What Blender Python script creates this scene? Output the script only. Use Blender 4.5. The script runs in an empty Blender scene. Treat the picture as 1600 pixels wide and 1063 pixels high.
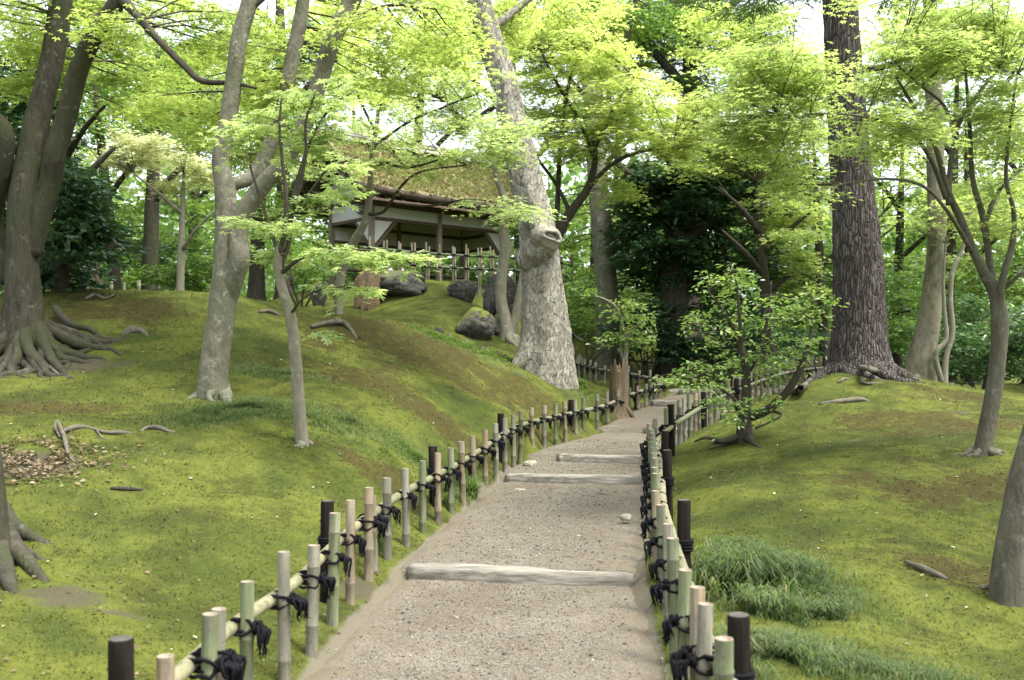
import bpy, math, random
import numpy as np
from mathutils import Vector, Matrix, Quaternion

random.seed(7)
RNG = np.random.default_rng(11)
SC = bpy.context.scene
COL = SC.collection
R = math.radians

# ------------------------------------------------------------------ camera, light, exposure
F, HX, HY, CZ = 1600.0, 800.0, 570.0, 1.5
cam_d = bpy.data.cameras.new('camera'); cam = bpy.data.objects.new('camera', cam_d); COL.objects.link(cam)
cam.location = (0, 0, CZ); cam.rotation_euler = (R(90), 0, 0)
cam_d.sensor_width = 36.0; cam_d.lens = 36.0; cam_d.shift_y = (HY - 531.5) / 1600.0
cam_d.clip_start = 0.1; cam_d.clip_end = 3000
cam_d.dof.use_dof = True; cam_d.dof.focus_distance = 11.0; cam_d.dof.aperture_fstop = 3.2
SC.camera = cam

SUN_EL, SUN_AZ = 66.0, 118.0          # azimuth measured from +Y (view direction) clockwise
world = bpy.data.worlds.new('World'); SC.world = world; world.use_nodes = True
wn = world.node_tree; wn.nodes.clear()
sky = wn.nodes.new('ShaderNodeTexSky'); sky.sky_type = 'NISHITA'; sky.sun_disc = False
sky.sun_elevation = R(SUN_EL); sky.sun_rotation = R(SUN_AZ)
sky.air_density = 1.0; sky.dust_density = 4.0; sky.ozone_density = 1.0
hs = wn.nodes.new('ShaderNodeHueSaturation'); hs.inputs['Saturation'].default_value = 0.38
bgn = wn.nodes.new('ShaderNodeBackground'); bgn.inputs['Strength'].default_value = 0.15
won = wn.nodes.new('ShaderNodeOutputWorld')
wn.links.new(sky.outputs[0], hs.inputs['Color']); wn.links.new(hs.outputs[0], bgn.inputs['Color'])
wn.links.new(bgn.outputs[0], won.inputs['Surface'])
sun_d = bpy.data.lights.new('sun', 'SUN'); sun = bpy.data.objects.new('sun', sun_d); COL.objects.link(sun)
sun_d.energy = 1.4; sun_d.angle = R(18); sun_d.color = (1.0, 0.97, 0.90)
_sv = Vector((math.sin(R(SUN_AZ)) * math.cos(R(SUN_EL)), math.cos(R(SUN_AZ)) * math.cos(R(SUN_EL)), math.sin(R(SUN_EL))))
sun.rotation_euler = (-_sv).to_track_quat('-Z', 'Y').to_euler()
SC.view_settings.view_transform = 'Standard'; SC.view_settings.look = 'None'
SC.view_settings.exposure = 2.05; SC.view_settings.gamma = 1.0; SC.view_settings.use_curve_mapping = False
SC.render.engine = 'CYCLES'
SC.cycles.use_denoising = True
SC.cycles.max_bounces = 8; SC.cycles.diffuse_bounces = 4; SC.cycles.glossy_bounces = 2
SC.cycles.transmission_bounces = 6; SC.cycles.transparent_max_bounces = 4
SC.cycles.caustics_reflective = False; SC.cycles.caustics_refractive = False

# ------------------------------------------------------------------ maths helpers
def P(px, py, d):
    return np.array(((px - HX) / F * d, d, CZ - (py - HY) / F * d))

_perm = RNG.permutation(256); _perm = np.concatenate([_perm, _perm, _perm])
_g = RNG.normal(size=(256, 3)); _g /= np.linalg.norm(_g, axis=1)[:, None]
def perlin(p):
    p = np.asarray(p, float); i = np.floor(p).astype(int); f = p - i; i &= 255
    u = f * f * f * (f * (f * 6 - 15) + 10); out = 0.0
    for dx in (0, 1):
        wx = u[:, 0] if dx else 1 - u[:, 0]
        for dy in (0, 1):
            wy = u[:, 1] if dy else 1 - u[:, 1]
            for dz in (0, 1):
                wz = u[:, 2] if dz else 1 - u[:, 2]
                h = _perm[_perm[_perm[(i[:, 0] + dx) & 255] + ((i[:, 1] + dy) & 255)] + ((i[:, 2] + dz) & 255)]
                g = _g[h]
                out = out + wx * wy * wz * (g[:, 0] * (f[:, 0] - dx) + g[:, 1] * (f[:, 1] - dy) + g[:, 2] * (f[:, 2] - dz))
    return out
def fbm(p, octv=4, gain=0.5):
    a, s, o = 1.0, 1.0, 0.0
    for _ in range(octv):
        o = o + a * perlin(np.asarray(p) * s + s * 3.17); a *= gain; s *= 2.03
    return o

def unit(v):
    return v / np.maximum(np.linalg.norm(v, axis=-1, keepdims=True), 1e-9)

# ------------------------------------------------------------------ mesh helpers
class MB:
    """collects vertices and faces (arrays of one size each) for one mesh"""
    def __init__(s): s.V = []; s.Fs = []; s.n = 0; s.tint = []
    def add(s, V, *Fs, mat=0, tint=0.5):
        V = np.asarray(V, float).reshape(-1, 3)
        for f in Fs:
            f = np.asarray(f, int)
            if len(f) == 0: continue
            s.Fs.append((f + s.n, mat))
            t = tint if isinstance(tint, np.ndarray) else np.full(len(f), float(tint))
            s.tint.append(t)
        s.V.append(V); s.n += len(V); return s
    def mesh(s, name, mats, offset=(0, 0, 0), smooth=True, tint=False, up=False):
        me = bpy.data.meshes.new(name)
        V = np.concatenate(s.V) - np.asarray(offset, float)
        me.vertices.add(len(V)); me.vertices.foreach_set('co', V.astype(np.float32).ravel())
        loops = np.concatenate([f.ravel() for f, _ in s.Fs])
        tot = np.concatenate([np.full(len(f), f.shape[1]) for f, _ in s.Fs])
        mi = np.concatenate([np.full(len(f), m) for f, m in s.Fs])
        start = np.concatenate([[0], np.cumsum(tot)[:-1]])
        me.loops.add(len(loops)); me.loops.foreach_set('vertex_index', loops.astype(np.int32))
        me.polygons.add(len(tot)); me.polygons.foreach_set('loop_start', start.astype(np.int32))
        me.polygons.foreach_set('loop_total', tot.astype(np.int32))
        me.polygons.foreach_set('material_index', mi.astype(np.int32))
        me.polygons.foreach_set('use_smooth', np.full(len(tot), bool(smooth)))
        if tint:
            a = me.attributes.new('tint', 'FLOAT', 'FACE'); a.data.foreach_set('value', np.concatenate(s.tint).astype(np.float32))
        me.update(calc_edges=True)
        if up: me.normals_split_custom_set_from_vertices(up_normals(V + np.asarray(offset, float)))
        for m in (mats if isinstance(mats, (list, tuple)) else [mats]): me.materials.append(m)
        return me

def world_loc(o):
    v = Vector((0, 0, 0))
    while o is not None: v = v + o.location; o = o.parent
    return np.array(v)
def link(name, me, parent=None, loc=None):
    o = bpy.data.objects.new(name, me); COL.objects.link(o)
    if parent is not None: o.parent = parent
    if loc is not None: o.location = loc
    return o
def up_normals(V):
    n = np.c_[RNG.normal(0, .18, (len(V), 2)), np.ones(len(V))]; return unit(n).tolist()
def build(name, mb, mats, parent=None, smooth=True, tint=False, origin=None, up=False):
    """mesh in world coordinates; stored relative to its parent thing (or to origin)"""
    off = world_loc(parent) if parent is not None else (np.zeros(3) if origin is None else np.asarray(origin, float))
    o = link(name, mb.mesh(name, mats, off, smooth, tint, up), parent)
    if parent is None and origin is not None: o.location = origin
    return o
def tag(o, label=None, cat=None, group=None, kind=None):
    if label: o['label'] = label
    if cat: o['category'] = cat
    if group: o['group'] = group
    if kind: o['kind'] = kind
    return o
def thing(name, label, cat, loc, group=None):
    o = bpy.data.objects.new(name, None); o.empty_display_size = 0.2; COL.objects.link(o)
    o.location = Vector([float(c) for c in loc]); return tag(o, label, cat, group)

def smooth_path(pts, step=0.08, maxn=400):
    """Catmull-Rom through rows (x,y,z,r...) resampled evenly"""
    p = np.asarray(pts, float)
    if len(p) == 2: p = np.array([p[0], (p[0] + p[1]) / 2, p[1]])
    q = np.vstack([2 * p[0] - p[1], p, 2 * p[-1] - p[-2]]); out = []
    for i in range(1, len(q) - 2):
        n = max(2, int(np.linalg.norm(q[i + 1, :3] - q[i, :3]) / step)); n = min(n, maxn)
        t = np.linspace(0, 1, n, endpoint=False)[:, None]
        a, b, c, d = q[i - 1], q[i], q[i + 1], q[i + 2]
        out.append(0.5 * (2 * b + (c - a) * t + (2 * a - 5 * b + 4 * c - d) * t ** 2 + (3 * b - a - 3 * c + d) * t ** 3))
    out.append(q[-2][None]); o = np.vstack(out)
    o[:, 3] = np.maximum(o[:, 3], 0.0015); return o
def frames(C):
    T = unit(np.gradient(C, axis=0)); N = np.zeros_like(T)
    a = np.array((1.0, 0, 0)) if abs(T[0, 0]) < 0.8 else np.array((0, 1.0, 0))
    n = a - T[0] * a.dot(T[0]); n /= np.linalg.norm(n)
    for i in range(len(C)):
        n = n - T[i] * n.dot(T[i]); n /= max(np.linalg.norm(n), 1e-9); N[i] = n
    return T, N, np.cross(T, N)
def tube(path, seg=8, disp=None, cap=True):
    """path rows (x,y,z,r); disp(theta, C, s) -> factor on the radius"""
    C, r = path[:, :3], path[:, 3]; T, N, B = frames(C)
    th = np.linspace(0, 2 * math.pi, seg, endpoint=False)
    dirs = N[:, None] * np.cos(th)[None, :, None] + B[:, None] * np.sin(th)[None, :, None]
    rr = np.repeat(r[:, None], seg, 1)
    if disp is not None:
        s = np.concatenate([[0], np.cumsum(np.linalg.norm(np.diff(C, axis=0), axis=1))])
        rr = rr * disp(np.repeat(th[None], len(C), 0), C[:, None] + dirs * rr[..., None], np.repeat(s[:, None], seg, 1))
    V = (C[:, None] + dirs * rr[..., None]).reshape(-1, 3)
    n = len(C); i = np.arange(n - 1)[:, None] * seg; j = np.arange(seg)[None]; k = (j + 1) % seg
    Fq = np.stack([i + j, i + k, i + seg + k, i + seg + j], -1).reshape(-1, 4)
    Ft = np.zeros((0, 3), int)
    if cap:
        V = np.vstack([V, C[0], C[-1]]); a, b = n * seg, n * seg + 1; j = np.arange(seg); k = (j + 1) % seg
        Ft = np.vstack([np.stack([np.full(seg, a), k, j], 1), np.stack([np.full(seg, b), (n - 1) * seg + j, (n - 1) * seg + k], 1)])
    return V, Fq, Ft
def rect_bar(p, q, w, h, up=(0, 0, 1), bev=0.008):
    """bevelled beam from p to q, w across, h along up"""
    p, q = np.asarray(p, float), np.asarray(q, float); t = unit(q - p); up = np.asarray(up, float)
    s = unit(np.cross(t, up)); u = np.cross(s, t); a, b = w / 2, h / 2; c = min(bev, a * .4, b * .4)
    prof = [(-a + c, -b), (a - c, -b), (a, -b + c), (a, b - c), (a - c, b), (-a + c, b), (-a, b - c), (-a, -b + c)]
    V = [e + s * x + u * y for e in (p, q) for x, y in prof]
    Fq = [[i, (i + 1) % 8, 8 + (i + 1) % 8, 8 + i] for i in range(8)]
    return np.array(V), np.array(Fq), np.array([[7, 6, 5, 4, 3, 2, 1, 0], list(range(8, 16))])

# ------------------------------------------------------------------ material helpers
def new_mat(name):
    m = bpy.data.materials.new(name); m.use_nodes = True; nt = m.node_tree; nt.nodes.clear()
    out = nt.nodes.new('ShaderNodeOutputMaterial'); return m, nt, out
def nd(nt, t, **kw):
    n = nt.nodes.new(t)
    for k, v in kw.items():
        if k in n.inputs: n.inputs[k].default_value = v
        else: setattr(n, k, v)
    return n
def coords(nt, scale=(1, 1, 1), kind='Object'):
    tc = nt.nodes.new('ShaderNodeTexCoord'); mp = nt.nodes.new('ShaderNodeMapping'); mp.inputs['Scale'].default_value = scale
    nt.links.new(tc.outputs[kind], mp.inputs['Vector']); return mp.outputs[0]
def wpos(nt, scale=(1, 1, 1)):
    g = nt.nodes.new('ShaderNodeNewGeometry'); mp = nt.nodes.new('ShaderNodeMapping'); mp.inputs['Scale'].default_value = scale
    nt.links.new(g.outputs['Position'], mp.inputs['Vector']); return mp.outputs[0]
def noise(nt, vec, scale, detail=4, rough=0.55, dist=0.0):
    n = nd(nt, 'ShaderNodeTexNoise', Scale=scale, Detail=detail, Roughness=rough, Distortion=dist)
    nt.links.new(vec, n.inputs['Vector']); return n.outputs['Fac']
def voro(nt, vec, scale, feature='F1', out='Distance', rnd=1.0):
    n = nt.nodes.new('ShaderNodeTexVoronoi'); n.feature = feature; n.inputs['Scale'].default_value = scale
    if 'Randomness' in n.inputs: n.inputs['Randomness'].default_value = rnd
    nt.links.new(vec, n.inputs['Vector']); return n.outputs[out]
def ramp(nt, fac, stops, interp='LINEAR'):
    n = nt.nodes.new('ShaderNodeValToRGB'); n.color_ramp.interpolation = interp; e = n.color_ramp.elements
    while len(e) > 1: e.remove(e[-1])
    for i, (p, c) in enumerate(stops):
        el = e[0] if i == 0 else e.new(p)
        el.position = p; c = c if isinstance(c, (tuple, list)) else (c, c, c); el.color = (c[0], c[1], c[2], 1)
    nt.links.new(fac, n.inputs['Fac']); return n.outputs['Color']
def sock(nt, inp, v):
    if hasattr(v, 'is_linked') or isinstance(v, bpy.types.NodeSocket): nt.links.new(v, inp)
    else: inp.default_value = (*v, 1) if isinstance(v, (tuple, list)) and len(v) == 3 else v
def mix(nt, fac, a, b, mode='MIX'):
    n = nt.nodes.new('ShaderNodeMix'); n.data_type = 'RGBA'; n.blend_type = mode
    sock(nt, n.inputs[0], fac); sock(nt, n.inputs[6], a); sock(nt, n.inputs[7], b); return n.outputs[2]
def mth(nt, op, a, b=0.5, clamp=False):
    n = nt.nodes.new('ShaderNodeMath'); n.operation = op; n.use_clamp = clamp
    sock(nt, n.inputs[0], a); sock(nt, n.inputs[1], b); return n.outputs[0]
def attr(nt, name):
    n = nt.nodes.new('ShaderNodeAttribute'); n.attribute_name = name; return n.outputs['Fac']
def bump(nt, h, strength=0.5, dist=0.02, prev=None):
    n = nd(nt, 'ShaderNodeBump', Strength=strength, Distance=dist); nt.links.new(h, n.inputs['Height'])
    if prev is not None: nt.links.new(prev, n.inputs['Normal'])
    return n.outputs[0]
def bsdf(nt, out, col, rough=0.8, normal=None, spec=0.3):
    b = nt.nodes.new('ShaderNodeBsdfPrincipled'); sock(nt, b.inputs['Base Color'], col); sock(nt, b.inputs['Roughness'], rough)
    b.inputs['Specular IOR Level'].default_value = spec
    if normal is not None: nt.links.new(normal, b.inputs['Normal'])
    nt.links.new(b.outputs[0], out.inputs['Surface']); return b

def leaf_mat(name, stops, transl=0.5, tcol=(1.25, 1.35, 0.7), rough=0.5, spec=0.25):
    m, nt, out = new_mat(name)
    c = ramp(nt, attr(nt, 'tint'), stops)
    p = nt.nodes.new('ShaderNodeBsdfPrincipled'); nt.links.new(c, p.inputs['Base Color'])
    p.inputs['Roughness'].default_value = rough; p.inputs['Specular IOR Level'].default_value = spec
    t = nt.nodes.new('ShaderNodeBsdfTranslucent'); nt.links.new(mix(nt, 1.0, c, tcol, 'MULTIPLY'), t.inputs['Color'])
    ms = nt.nodes.new('ShaderNodeMixShader'); ms.inputs[0].default_value = transl
    nt.links.new(p.outputs[0], ms.inputs[1]); nt.links.new(t.outputs[0], ms.inputs[2])
    nt.links.new(ms.outputs[0], out.inputs['Surface']); return m

def bark_mat(name, c0, c1, c2, grain=(1, 1, 0.25), scale=14, blot=2.0, strength=0.6, dist=0.03, moss=None, lichen=None):
    m, nt, out = new_mat(name); v = coords(nt, grain)
    n1 = noise(nt, v, scale, 7, 0.62, 0.3); n2 = noise(nt, coords(nt), blot, 4, 0.55)
    n3 = noise(nt, v, scale * 4.5, 5, 0.6)
    c = mix(nt, ramp(nt, n1, [(0.3, 0.0), (0.68, 1.0)]), c0, c1)
    c = mix(nt, ramp(nt, n2, [(0.42, 0.0), (0.66, 0.9)]), c, c2)
    c = mix(nt, ramp(nt, n3, [(0.25, 0.45), (0.5, 0.0)]), c, tuple(x * 0.35 for x in c0))
    if lichen: c = mix(nt, ramp(nt, noise(nt, coords(nt), 9, 5, 0.7), [(0.58, 0.0), (0.66, 0.75)]), c, lichen)
    if moss: c = mix(nt, ramp(nt, noise(nt, coords(nt, (1, 1, 0.5)), 2.6, 6, 0.65), [(0.48, 0.0), (0.62, 0.85)]), c, moss)
    h = mth(nt, 'ADD', mth(nt, 'MULTIPLY', n1, 0.7), mth(nt, 'MULTIPLY', n3, 0.3))
    bsdf(nt, out, c, 0.9, bump(nt, h, strength, dist), 0.15); return m

M = {}
M['maple_near'] = leaf_mat('leaf maple fresh', [(0, (.22, .30, .11)), (.5, (.33, .415, .17)), (1, (.48, .55, .27))], .6, tcol=(1.25, 1.28, .95), rough=.4, spec=.4)
M['maple_yellow'] = leaf_mat('leaf maple yellow green', [(0, (.22, .29, .08)), (.5, (.36, .43, .13)), (1, (.51, .56, .22))], .66, tcol=(1.25, 1.3, .95), rough=.45, spec=.35)
M['maple_deep'] = leaf_mat('leaf maple mid green', [(0, (.19, .26, .085)), (.5, (.30, .38, .13)), (1, (.43, .49, .19))], .66, tcol=(1.25, 1.3, .95), rough=.45, spec=.35)
M['maple_cream'] = leaf_mat('leaf maple cream', [(0, (.42, .46, .22)), (1, (.60, .61, .36))], .5, tcol=(1.15, 1.15, 1.0))
M['broad'] = leaf_mat('leaf broad green', [(0, (.075, .145, .04)), (.5, (.14, .23, .06)), (1, (.25, .35, .10))], .5, rough=.4, spec=.4)
M['dark'] = leaf_mat('leaf evergreen dark', [(0, (.022, .056, .027)), (.6, (.048, .105, .046)), (1, (.10, .175, .068))], .34, rough=.35, spec=.45)
M['glossy'] = leaf_mat('leaf shrub glossy', [(0, (.09, .17, .05)), (.6, (.17, .27, .08)), (1, (.30, .38, .12))], .45, rough=.28, spec=.5)
M['needle'] = leaf_mat('needles pine', [(0, (.05, .09, .03)), (1, (.13, .20, .06))], .3)
M['grass'] = leaf_mat('grass blades', [(0, (.065, .11, .03)), (.6, (.12, .18, .05)), (1, (.21, .27, .085))], .5, rough=.45)
M['roof_moss'] = leaf_mat('moss on thatch', [(0, (.15, .12, .075)), (.4, (.22, .20, .10)), (1, (.33, .335, .14))], .4, tcol=(1.1, 1.12, .85), rough=.9, spec=.05)
M['sedge'] = leaf_mat('grass sedge', [(0, (.055, .09, .035)), (.5, (.10, .145, .058)), (.78, (.17, .22, .085)), (.84, (.22, .20, .105)), (1, (.30, .27, .16))], .5, rough=.45)
M['moss_fuzz'] = leaf_mat('moss tufts', [(0, (.044, .036, .015)), (.2, (.050, .053, .014)), (.5, (.076, .091, .018)), (1, (.142, .155, .036))], .08, tcol=(1.1, 1.15, .8), rough=.9, spec=.03)
M['litter'] = leaf_mat('fallen leaves', [(0, (.11, .075, .045)), (.35, (.20, .15, .09)), (.7, (.33, .30, .2)), (1, (.5, .49, .42))], .15, rough=.7)
M['bark_grey'] = bark_mat('bark grey smooth', (.085, .08, .058), (.20, .19, .14), (.115, .12, .075), (1, 1, .6), 9, 2.6, 1., .035, lichen=(.29, .29, .23))
M['bark_slim'] = bark_mat('bark slim maple', (.13, .118, .083), (.22, .205, .155), (.15, .15, .10), (1, 1, .3), 16, 3, .4, .012, lichen=(.30, .29, .24))
M['bark_old'] = bark_mat('bark old pale', (.10, .088, .066), (.34, .31, .245), (.22, .21, .155), (1.6, 1.6, .35), 7, 1.5, 1., .06, lichen=(.40, .385, .32))
M['bark_pine'] = bark_mat('bark pine', (.035, .028, .025), (.135, .115, .103), (.075, .06, .053), (1.8, 1.8, .35), 8, 1.8, 1., .06, lichen=(.20, .185, .175))
def cracked_bark(name, dark, mid, pale, lichen, sx, sz, wid, strength=1.0):
    m, nt, out = new_mat(name); v = coords(nt, (sx, sx, sz)); w = noise(nt, coords(nt), 5, 4, .6)
    wv = nt.nodes.new('ShaderNodeVectorMath'); wv.operation = 'ADD'; nt.links.new(v, wv.inputs[0])
    cv = nt.nodes.new('ShaderNodeTexNoise'); cv.inputs['Scale'].default_value = 6; cv.inputs['Detail'].default_value = 4; nt.links.new(coords(nt), cv.inputs['Vector']); nt.links.new(cv.outputs['Color'], wv.inputs[1])
    e = voro(nt, wv.outputs[0], 1.0, 'DISTANCE_TO_EDGE'); cc = nt.nodes.new('ShaderNodeSeparateColor'); nt.links.new(voro(nt, wv.outputs[0], 1.0, 'F1', 'Color'), cc.inputs[0])
    fine = noise(nt, coords(nt, (1, 1, .4)), 34, 6, .7); big = noise(nt, coords(nt, (1, 1, .5)), 1.6, 4, .6)
    c = mix(nt, ramp(nt, cc.outputs[0], [(.15, 0.), (.85, 1.)]), mid, pale)
    c = mix(nt, ramp(nt, big, [(.4, .8), (.6, 0.)]), c, mid); c = mix(nt, ramp(nt, fine, [(.3, .75), (.52, 0.)]), c, dark)
    c = mix(nt, ramp(nt, w, [(.56, 0.), (.68, .7)]), c, lichen); c = mix(nt, ramp(nt, e, [(0., 1.), (wid, 0.)]), c, dark)
    h = mth(nt, 'ADD', mth(nt, 'MULTIPLY', ramp(nt, e, [(0., 0.), (wid * 1.6, 1.)]), .6), mth(nt, 'ADD', mth(nt, 'MULTIPLY', cc.outputs[1], .35), mth(nt, 'MULTIPLY', fine, .35)))
    bsdf(nt, out, c, .92, bump(nt, h, strength, .06), .12); return m
M['bark_old'] = cracked_bark('bark old flaking', (.065, .06, .046), (.19, .178, .14), (.36, .34, .28), (.30, .302, .24), 18, 8.0, .025)
M['bark_pine'] = cracked_bark('bark pine plates', (.036, .030, .026), (.085, .071, .062), (.142, .125, .112), (.125, .117, .107), 25, 3.4, .12)
M['bark_moss'] = bark_mat('bark mossy', (.11, .10, .068), (.22, .205, .145), (.15, .145, .09), (1, 1, .4), 9, 2, .6, .03, moss=(.035, .042, .013))
M['bark_dark'] = bark_mat('bark dark', (.028, .024, .018), (.065, .056, .042), (.048, .046, .03), (1, 1, .35), 10, 2, .6, .03)
M['bark_brown'] = bark_mat('bark brown wet', (.024, .022, .016), (.075, .067, .048), (.045, .047, .028), (1, 1, .3), 12, 2, 1., .04, moss=(.04, .046, .02), lichen=(.11, .11, .09))
M['bark_taupe'] = bark_mat('bark taupe', (.055, .050, .036), (.125, .115, .085), (.085, .084, .055), (1, 1, .4), 10, 2, .9, .03, lichen=(.16, .16, .125))
M['root'] = bark_mat('root weathered', (.06, .053, .04), (.165, .15, .115), (.095, .09, .065), (1, 1, 1), 14, 4, .6, .015)
M['twig'] = bark_mat('twig', (.04, .034, .024), (.09, .078, .055), (.06, .055, .035), (1, 1, 1), 20, 4, .2, .005)
M['stump'] = bark_mat('stump wood', (.045, .032, .02), (.18, .14, .08), (.09, .072, .042), (2, 2, .2), 10, 3, .9, .04)

def bamboo_mat(name, a, b, c, spec=.3):
    m, nt, out = new_mat(name); oi = nt.nodes.new('ShaderNodeObjectInfo')
    def oc(sc):
        ad = nt.nodes.new('ShaderNodeVectorMath'); ad.operation = 'ADD'; nt.links.new(coords(nt, sc), ad.inputs[0])
        cb = nt.nodes.new('ShaderNodeCombineXYZ'); nt.links.new(mth(nt, 'MULTIPLY', oi.outputs['Random'], 37.), cb.inputs[0]); nt.links.new(mth(nt, 'MULTIPLY', oi.outputs['Random'], 91.), cb.inputs[2])
        nt.links.new(cb.outputs[0], ad.inputs[1]); return ad.outputs[0]
    n = noise(nt, oc((1, 1, .10)), 42, 5, .6); n2 = noise(nt, oc((1, 1, .5)), 6, 4, .6); st = noise(nt, oc((1, 1, .25)), 15, 6, .72); sp = noise(nt, oc((1, 1, 1)), 80, 3, .6); fi = noise(nt, oc((1, 1, .03)), 75, 3, .5)
    col = mix(nt, ramp(nt, n2, [(.38, 0.), (.6, 1.)]), a, b); col = mix(nt, ramp(nt, n, [(.42, 0.), (.6, .85)]), col, c)
    col = mix(nt, ramp(nt, st, [(.47, 0.), (.66, .85)]), col, (.085, .078, .058)); col = mix(nt, ramp(nt, fi, [(.58, 0.), (.68, .6)]), col, (.05, .044, .034))
    col = mix(nt, ramp(nt, sp, [(.62, 0.), (.68, .75)]), col, (.03, .028, .022)); col = mix(nt, mth(nt, 'MULTIPLY', oi.outputs['Random'], .45), col, tuple(x * .5 for x in b))
    bsdf(nt, out, col, .6, bump(nt, mth(nt, 'ADD', n, mth(nt, 'MULTIPLY', fi, .6)), .5, .004), spec); return m
M['bamboo_green'] = bamboo_mat('bamboo green', (.13, .16, .07), (.095, .125, .045), (.19, .188, .125))
M['bamboo_tan'] = bamboo_mat('bamboo tan', (.23, .18, .105), (.185, .135, .075), (.24, .21, .15))
M['bamboo_grey'] = bamboo_mat('bamboo grey', (.18, .168, .122), (.135, .14, .09), (.22, .20, .158))
M['bamboo_rail'] = bamboo_mat('bamboo rail', (.22, .195, .10), (.165, .175, .08), (.25, .225, .15))
M['bamboo_deep'] = bamboo_mat('bamboo deep green', (.07, .10, .045), (.05, .075, .035), (.11, .12, .07))
def plain(name, a, b, scale=30, rough=.7, bs=.3, bd=.004, grain=(1, 1, 1), spec=.3):
    m, nt, out = new_mat(name); n = noise(nt, coords(nt, grain), scale, 6, .62)
    bsdf(nt, out, mix(nt, ramp(nt, n, [(.3, 0.), (.7, 1.)]), a, b), rough, bump(nt, n, bs, bd), spec); return m
M['bamboo_cut'] = plain('bamboo cut end', (.17, .13, .09), (.30, .245, .185), 60)
M['bamboo_node'] = plain('bamboo node ring', (.07, .06, .042), (.17, .145, .10), 40, .8)
M['post'] = plain('charred post', (.004, .0035, .003), (.024, .019, .015), 30, .85, .9, .012, (1, 1, .1), .06)
M['post_top'] = plain('charred post top', (.03, .027, .024), (.09, .082, .074), 30, .6)
M['rope'] = plain('black hemp rope', (.004, .004, .005), (.017, .017, .019), 220, .95, .8, .004, spec=.05)
M['log'] = plain('log weathered', (.075, .066, .05), (.30, .28, .23), 15, .88, 1., .016, (.16, 1.5, 1.5))
M['timber_old'] = plain('timber dark', (.055, .038, .025), (.12, .085, .055), 14, .75, .4, .006, (.3, 1, 1))
M['timber_grey'] = plain('timber grey', (.13, .105, .08), (.22, .185, .145), 12, .8, .4, .006, (1, 1, .2))
M['plaster'] = plain('plaster white', (.44, .44, .42), (.52, .52, .50), 3, .9, .1, .002)
M['plaque'] = plain('plaque black', (.012, .012, .012), (.03, .03, .028), 20, .45)
M['plaque_mark'] = plain('plaque carved mark', (.4, .4, .37), (.6, .6, .56), 20, .7)
M['ridge'] = plain('ridge boards', (.12, .11, .095), (.28, .262, .23), 9, .85, .5, .01, (.2, 1, 1))
M['hole'] = plain('hollow dark', (.012, .009, .006), (.03, .022, .014), 12, .95)

def rock_mat(name, a, b, c, moss=0.0):
    m, nt, out = new_mat(name); v = coords(nt); n = noise(nt, v, 3.2, 8, .65); n2 = noise(nt, v, 16, 6, .65)
    col = mix(nt, ramp(nt, n, [(.35, 0.), (.62, 1.)]), a, b); col = mix(nt, ramp(nt, n2, [(.52, 0.), (.7, .8)]), col, c)
    if moss:
        g = nt.nodes.new('ShaderNodeNewGeometry'); s = nt.nodes.new('ShaderNodeSeparateXYZ'); nt.links.new(g.outputs['Normal'], s.inputs[0])
        f = mth(nt, 'ADD', s.outputs['Z'], mth(nt, 'MULTIPLY', mth(nt, 'SUBTRACT', n, .5), 1.6))
        col = mix(nt, ramp(nt, f, [(.55, 0.), (.8, moss)]), col, (.13, .15, .02))
    bsdf(nt, out, col, .9, bump(nt, mth(nt, 'ADD', n, mth(nt, 'MULTIPLY', n2, .4)), .8, .08), .2); return m
M['rock_dark'] = rock_mat('rock dark', (.035, .033, .03), (.085, .08, .07), (.17, .165, .15), .35)
M['rock_orange'] = rock_mat('rock orange', (.10, .07, .042), (.165, .112, .062), (.09, .088, .075), .45)
M['rock_moss'] = rock_mat('rock mossy', (.04, .038, .03), (.09, .087, .07), (.15, .145, .125), .95)
M['rock_pale'] = rock_mat('rock pale', (.22, .20, .16), (.32, .295, .24), (.40, .38, .34), .1)

# ------------------------------------------------------------------ terrain
ctrl = []
def cp(*rows):
    for px, py, d in rows: ctrl.append(P(px, py, d))
LF = np.array([(-1.14, 3.4, 0), (-1.13, 4.35, .0), (-1.03, 5.2, .02), (-.98, 6.5, .05), (-.82, 7.94, .10), (-.65, 9, .12), (-.48, 10, .14),
      (-.29, 11.2, .18), (.10, 12.8, .33), (.62, 14.5, .37), (1.6, 17.1, .43), (2.1, 18.4, .55), (2.9, 20, .70)])
RF = np.array([(.66, 2.6, 0), (.69, 3.4, 0), (.75, 4.5, 0), (.83, 5.2, 0), (.93, 6.3, .03), (1.04, 7.5, .10), (1.22, 8.8, .13), (1.44, 10.5, .16), (1.65, 12.1, .22),
      (2.02, 13.1, .36)])
RF2 = np.array([(2.02, 13.1, .36), (2.95, 15.5, .56), (3.7, 17, .70), (4.5, 18.5, .85), (5.5, 20, 1.0), (7.0, 21.5, 1.1)])
for a in (LF, RF, RF2[1:]): ctrl += [np.array(r, float) for r in a]
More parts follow.
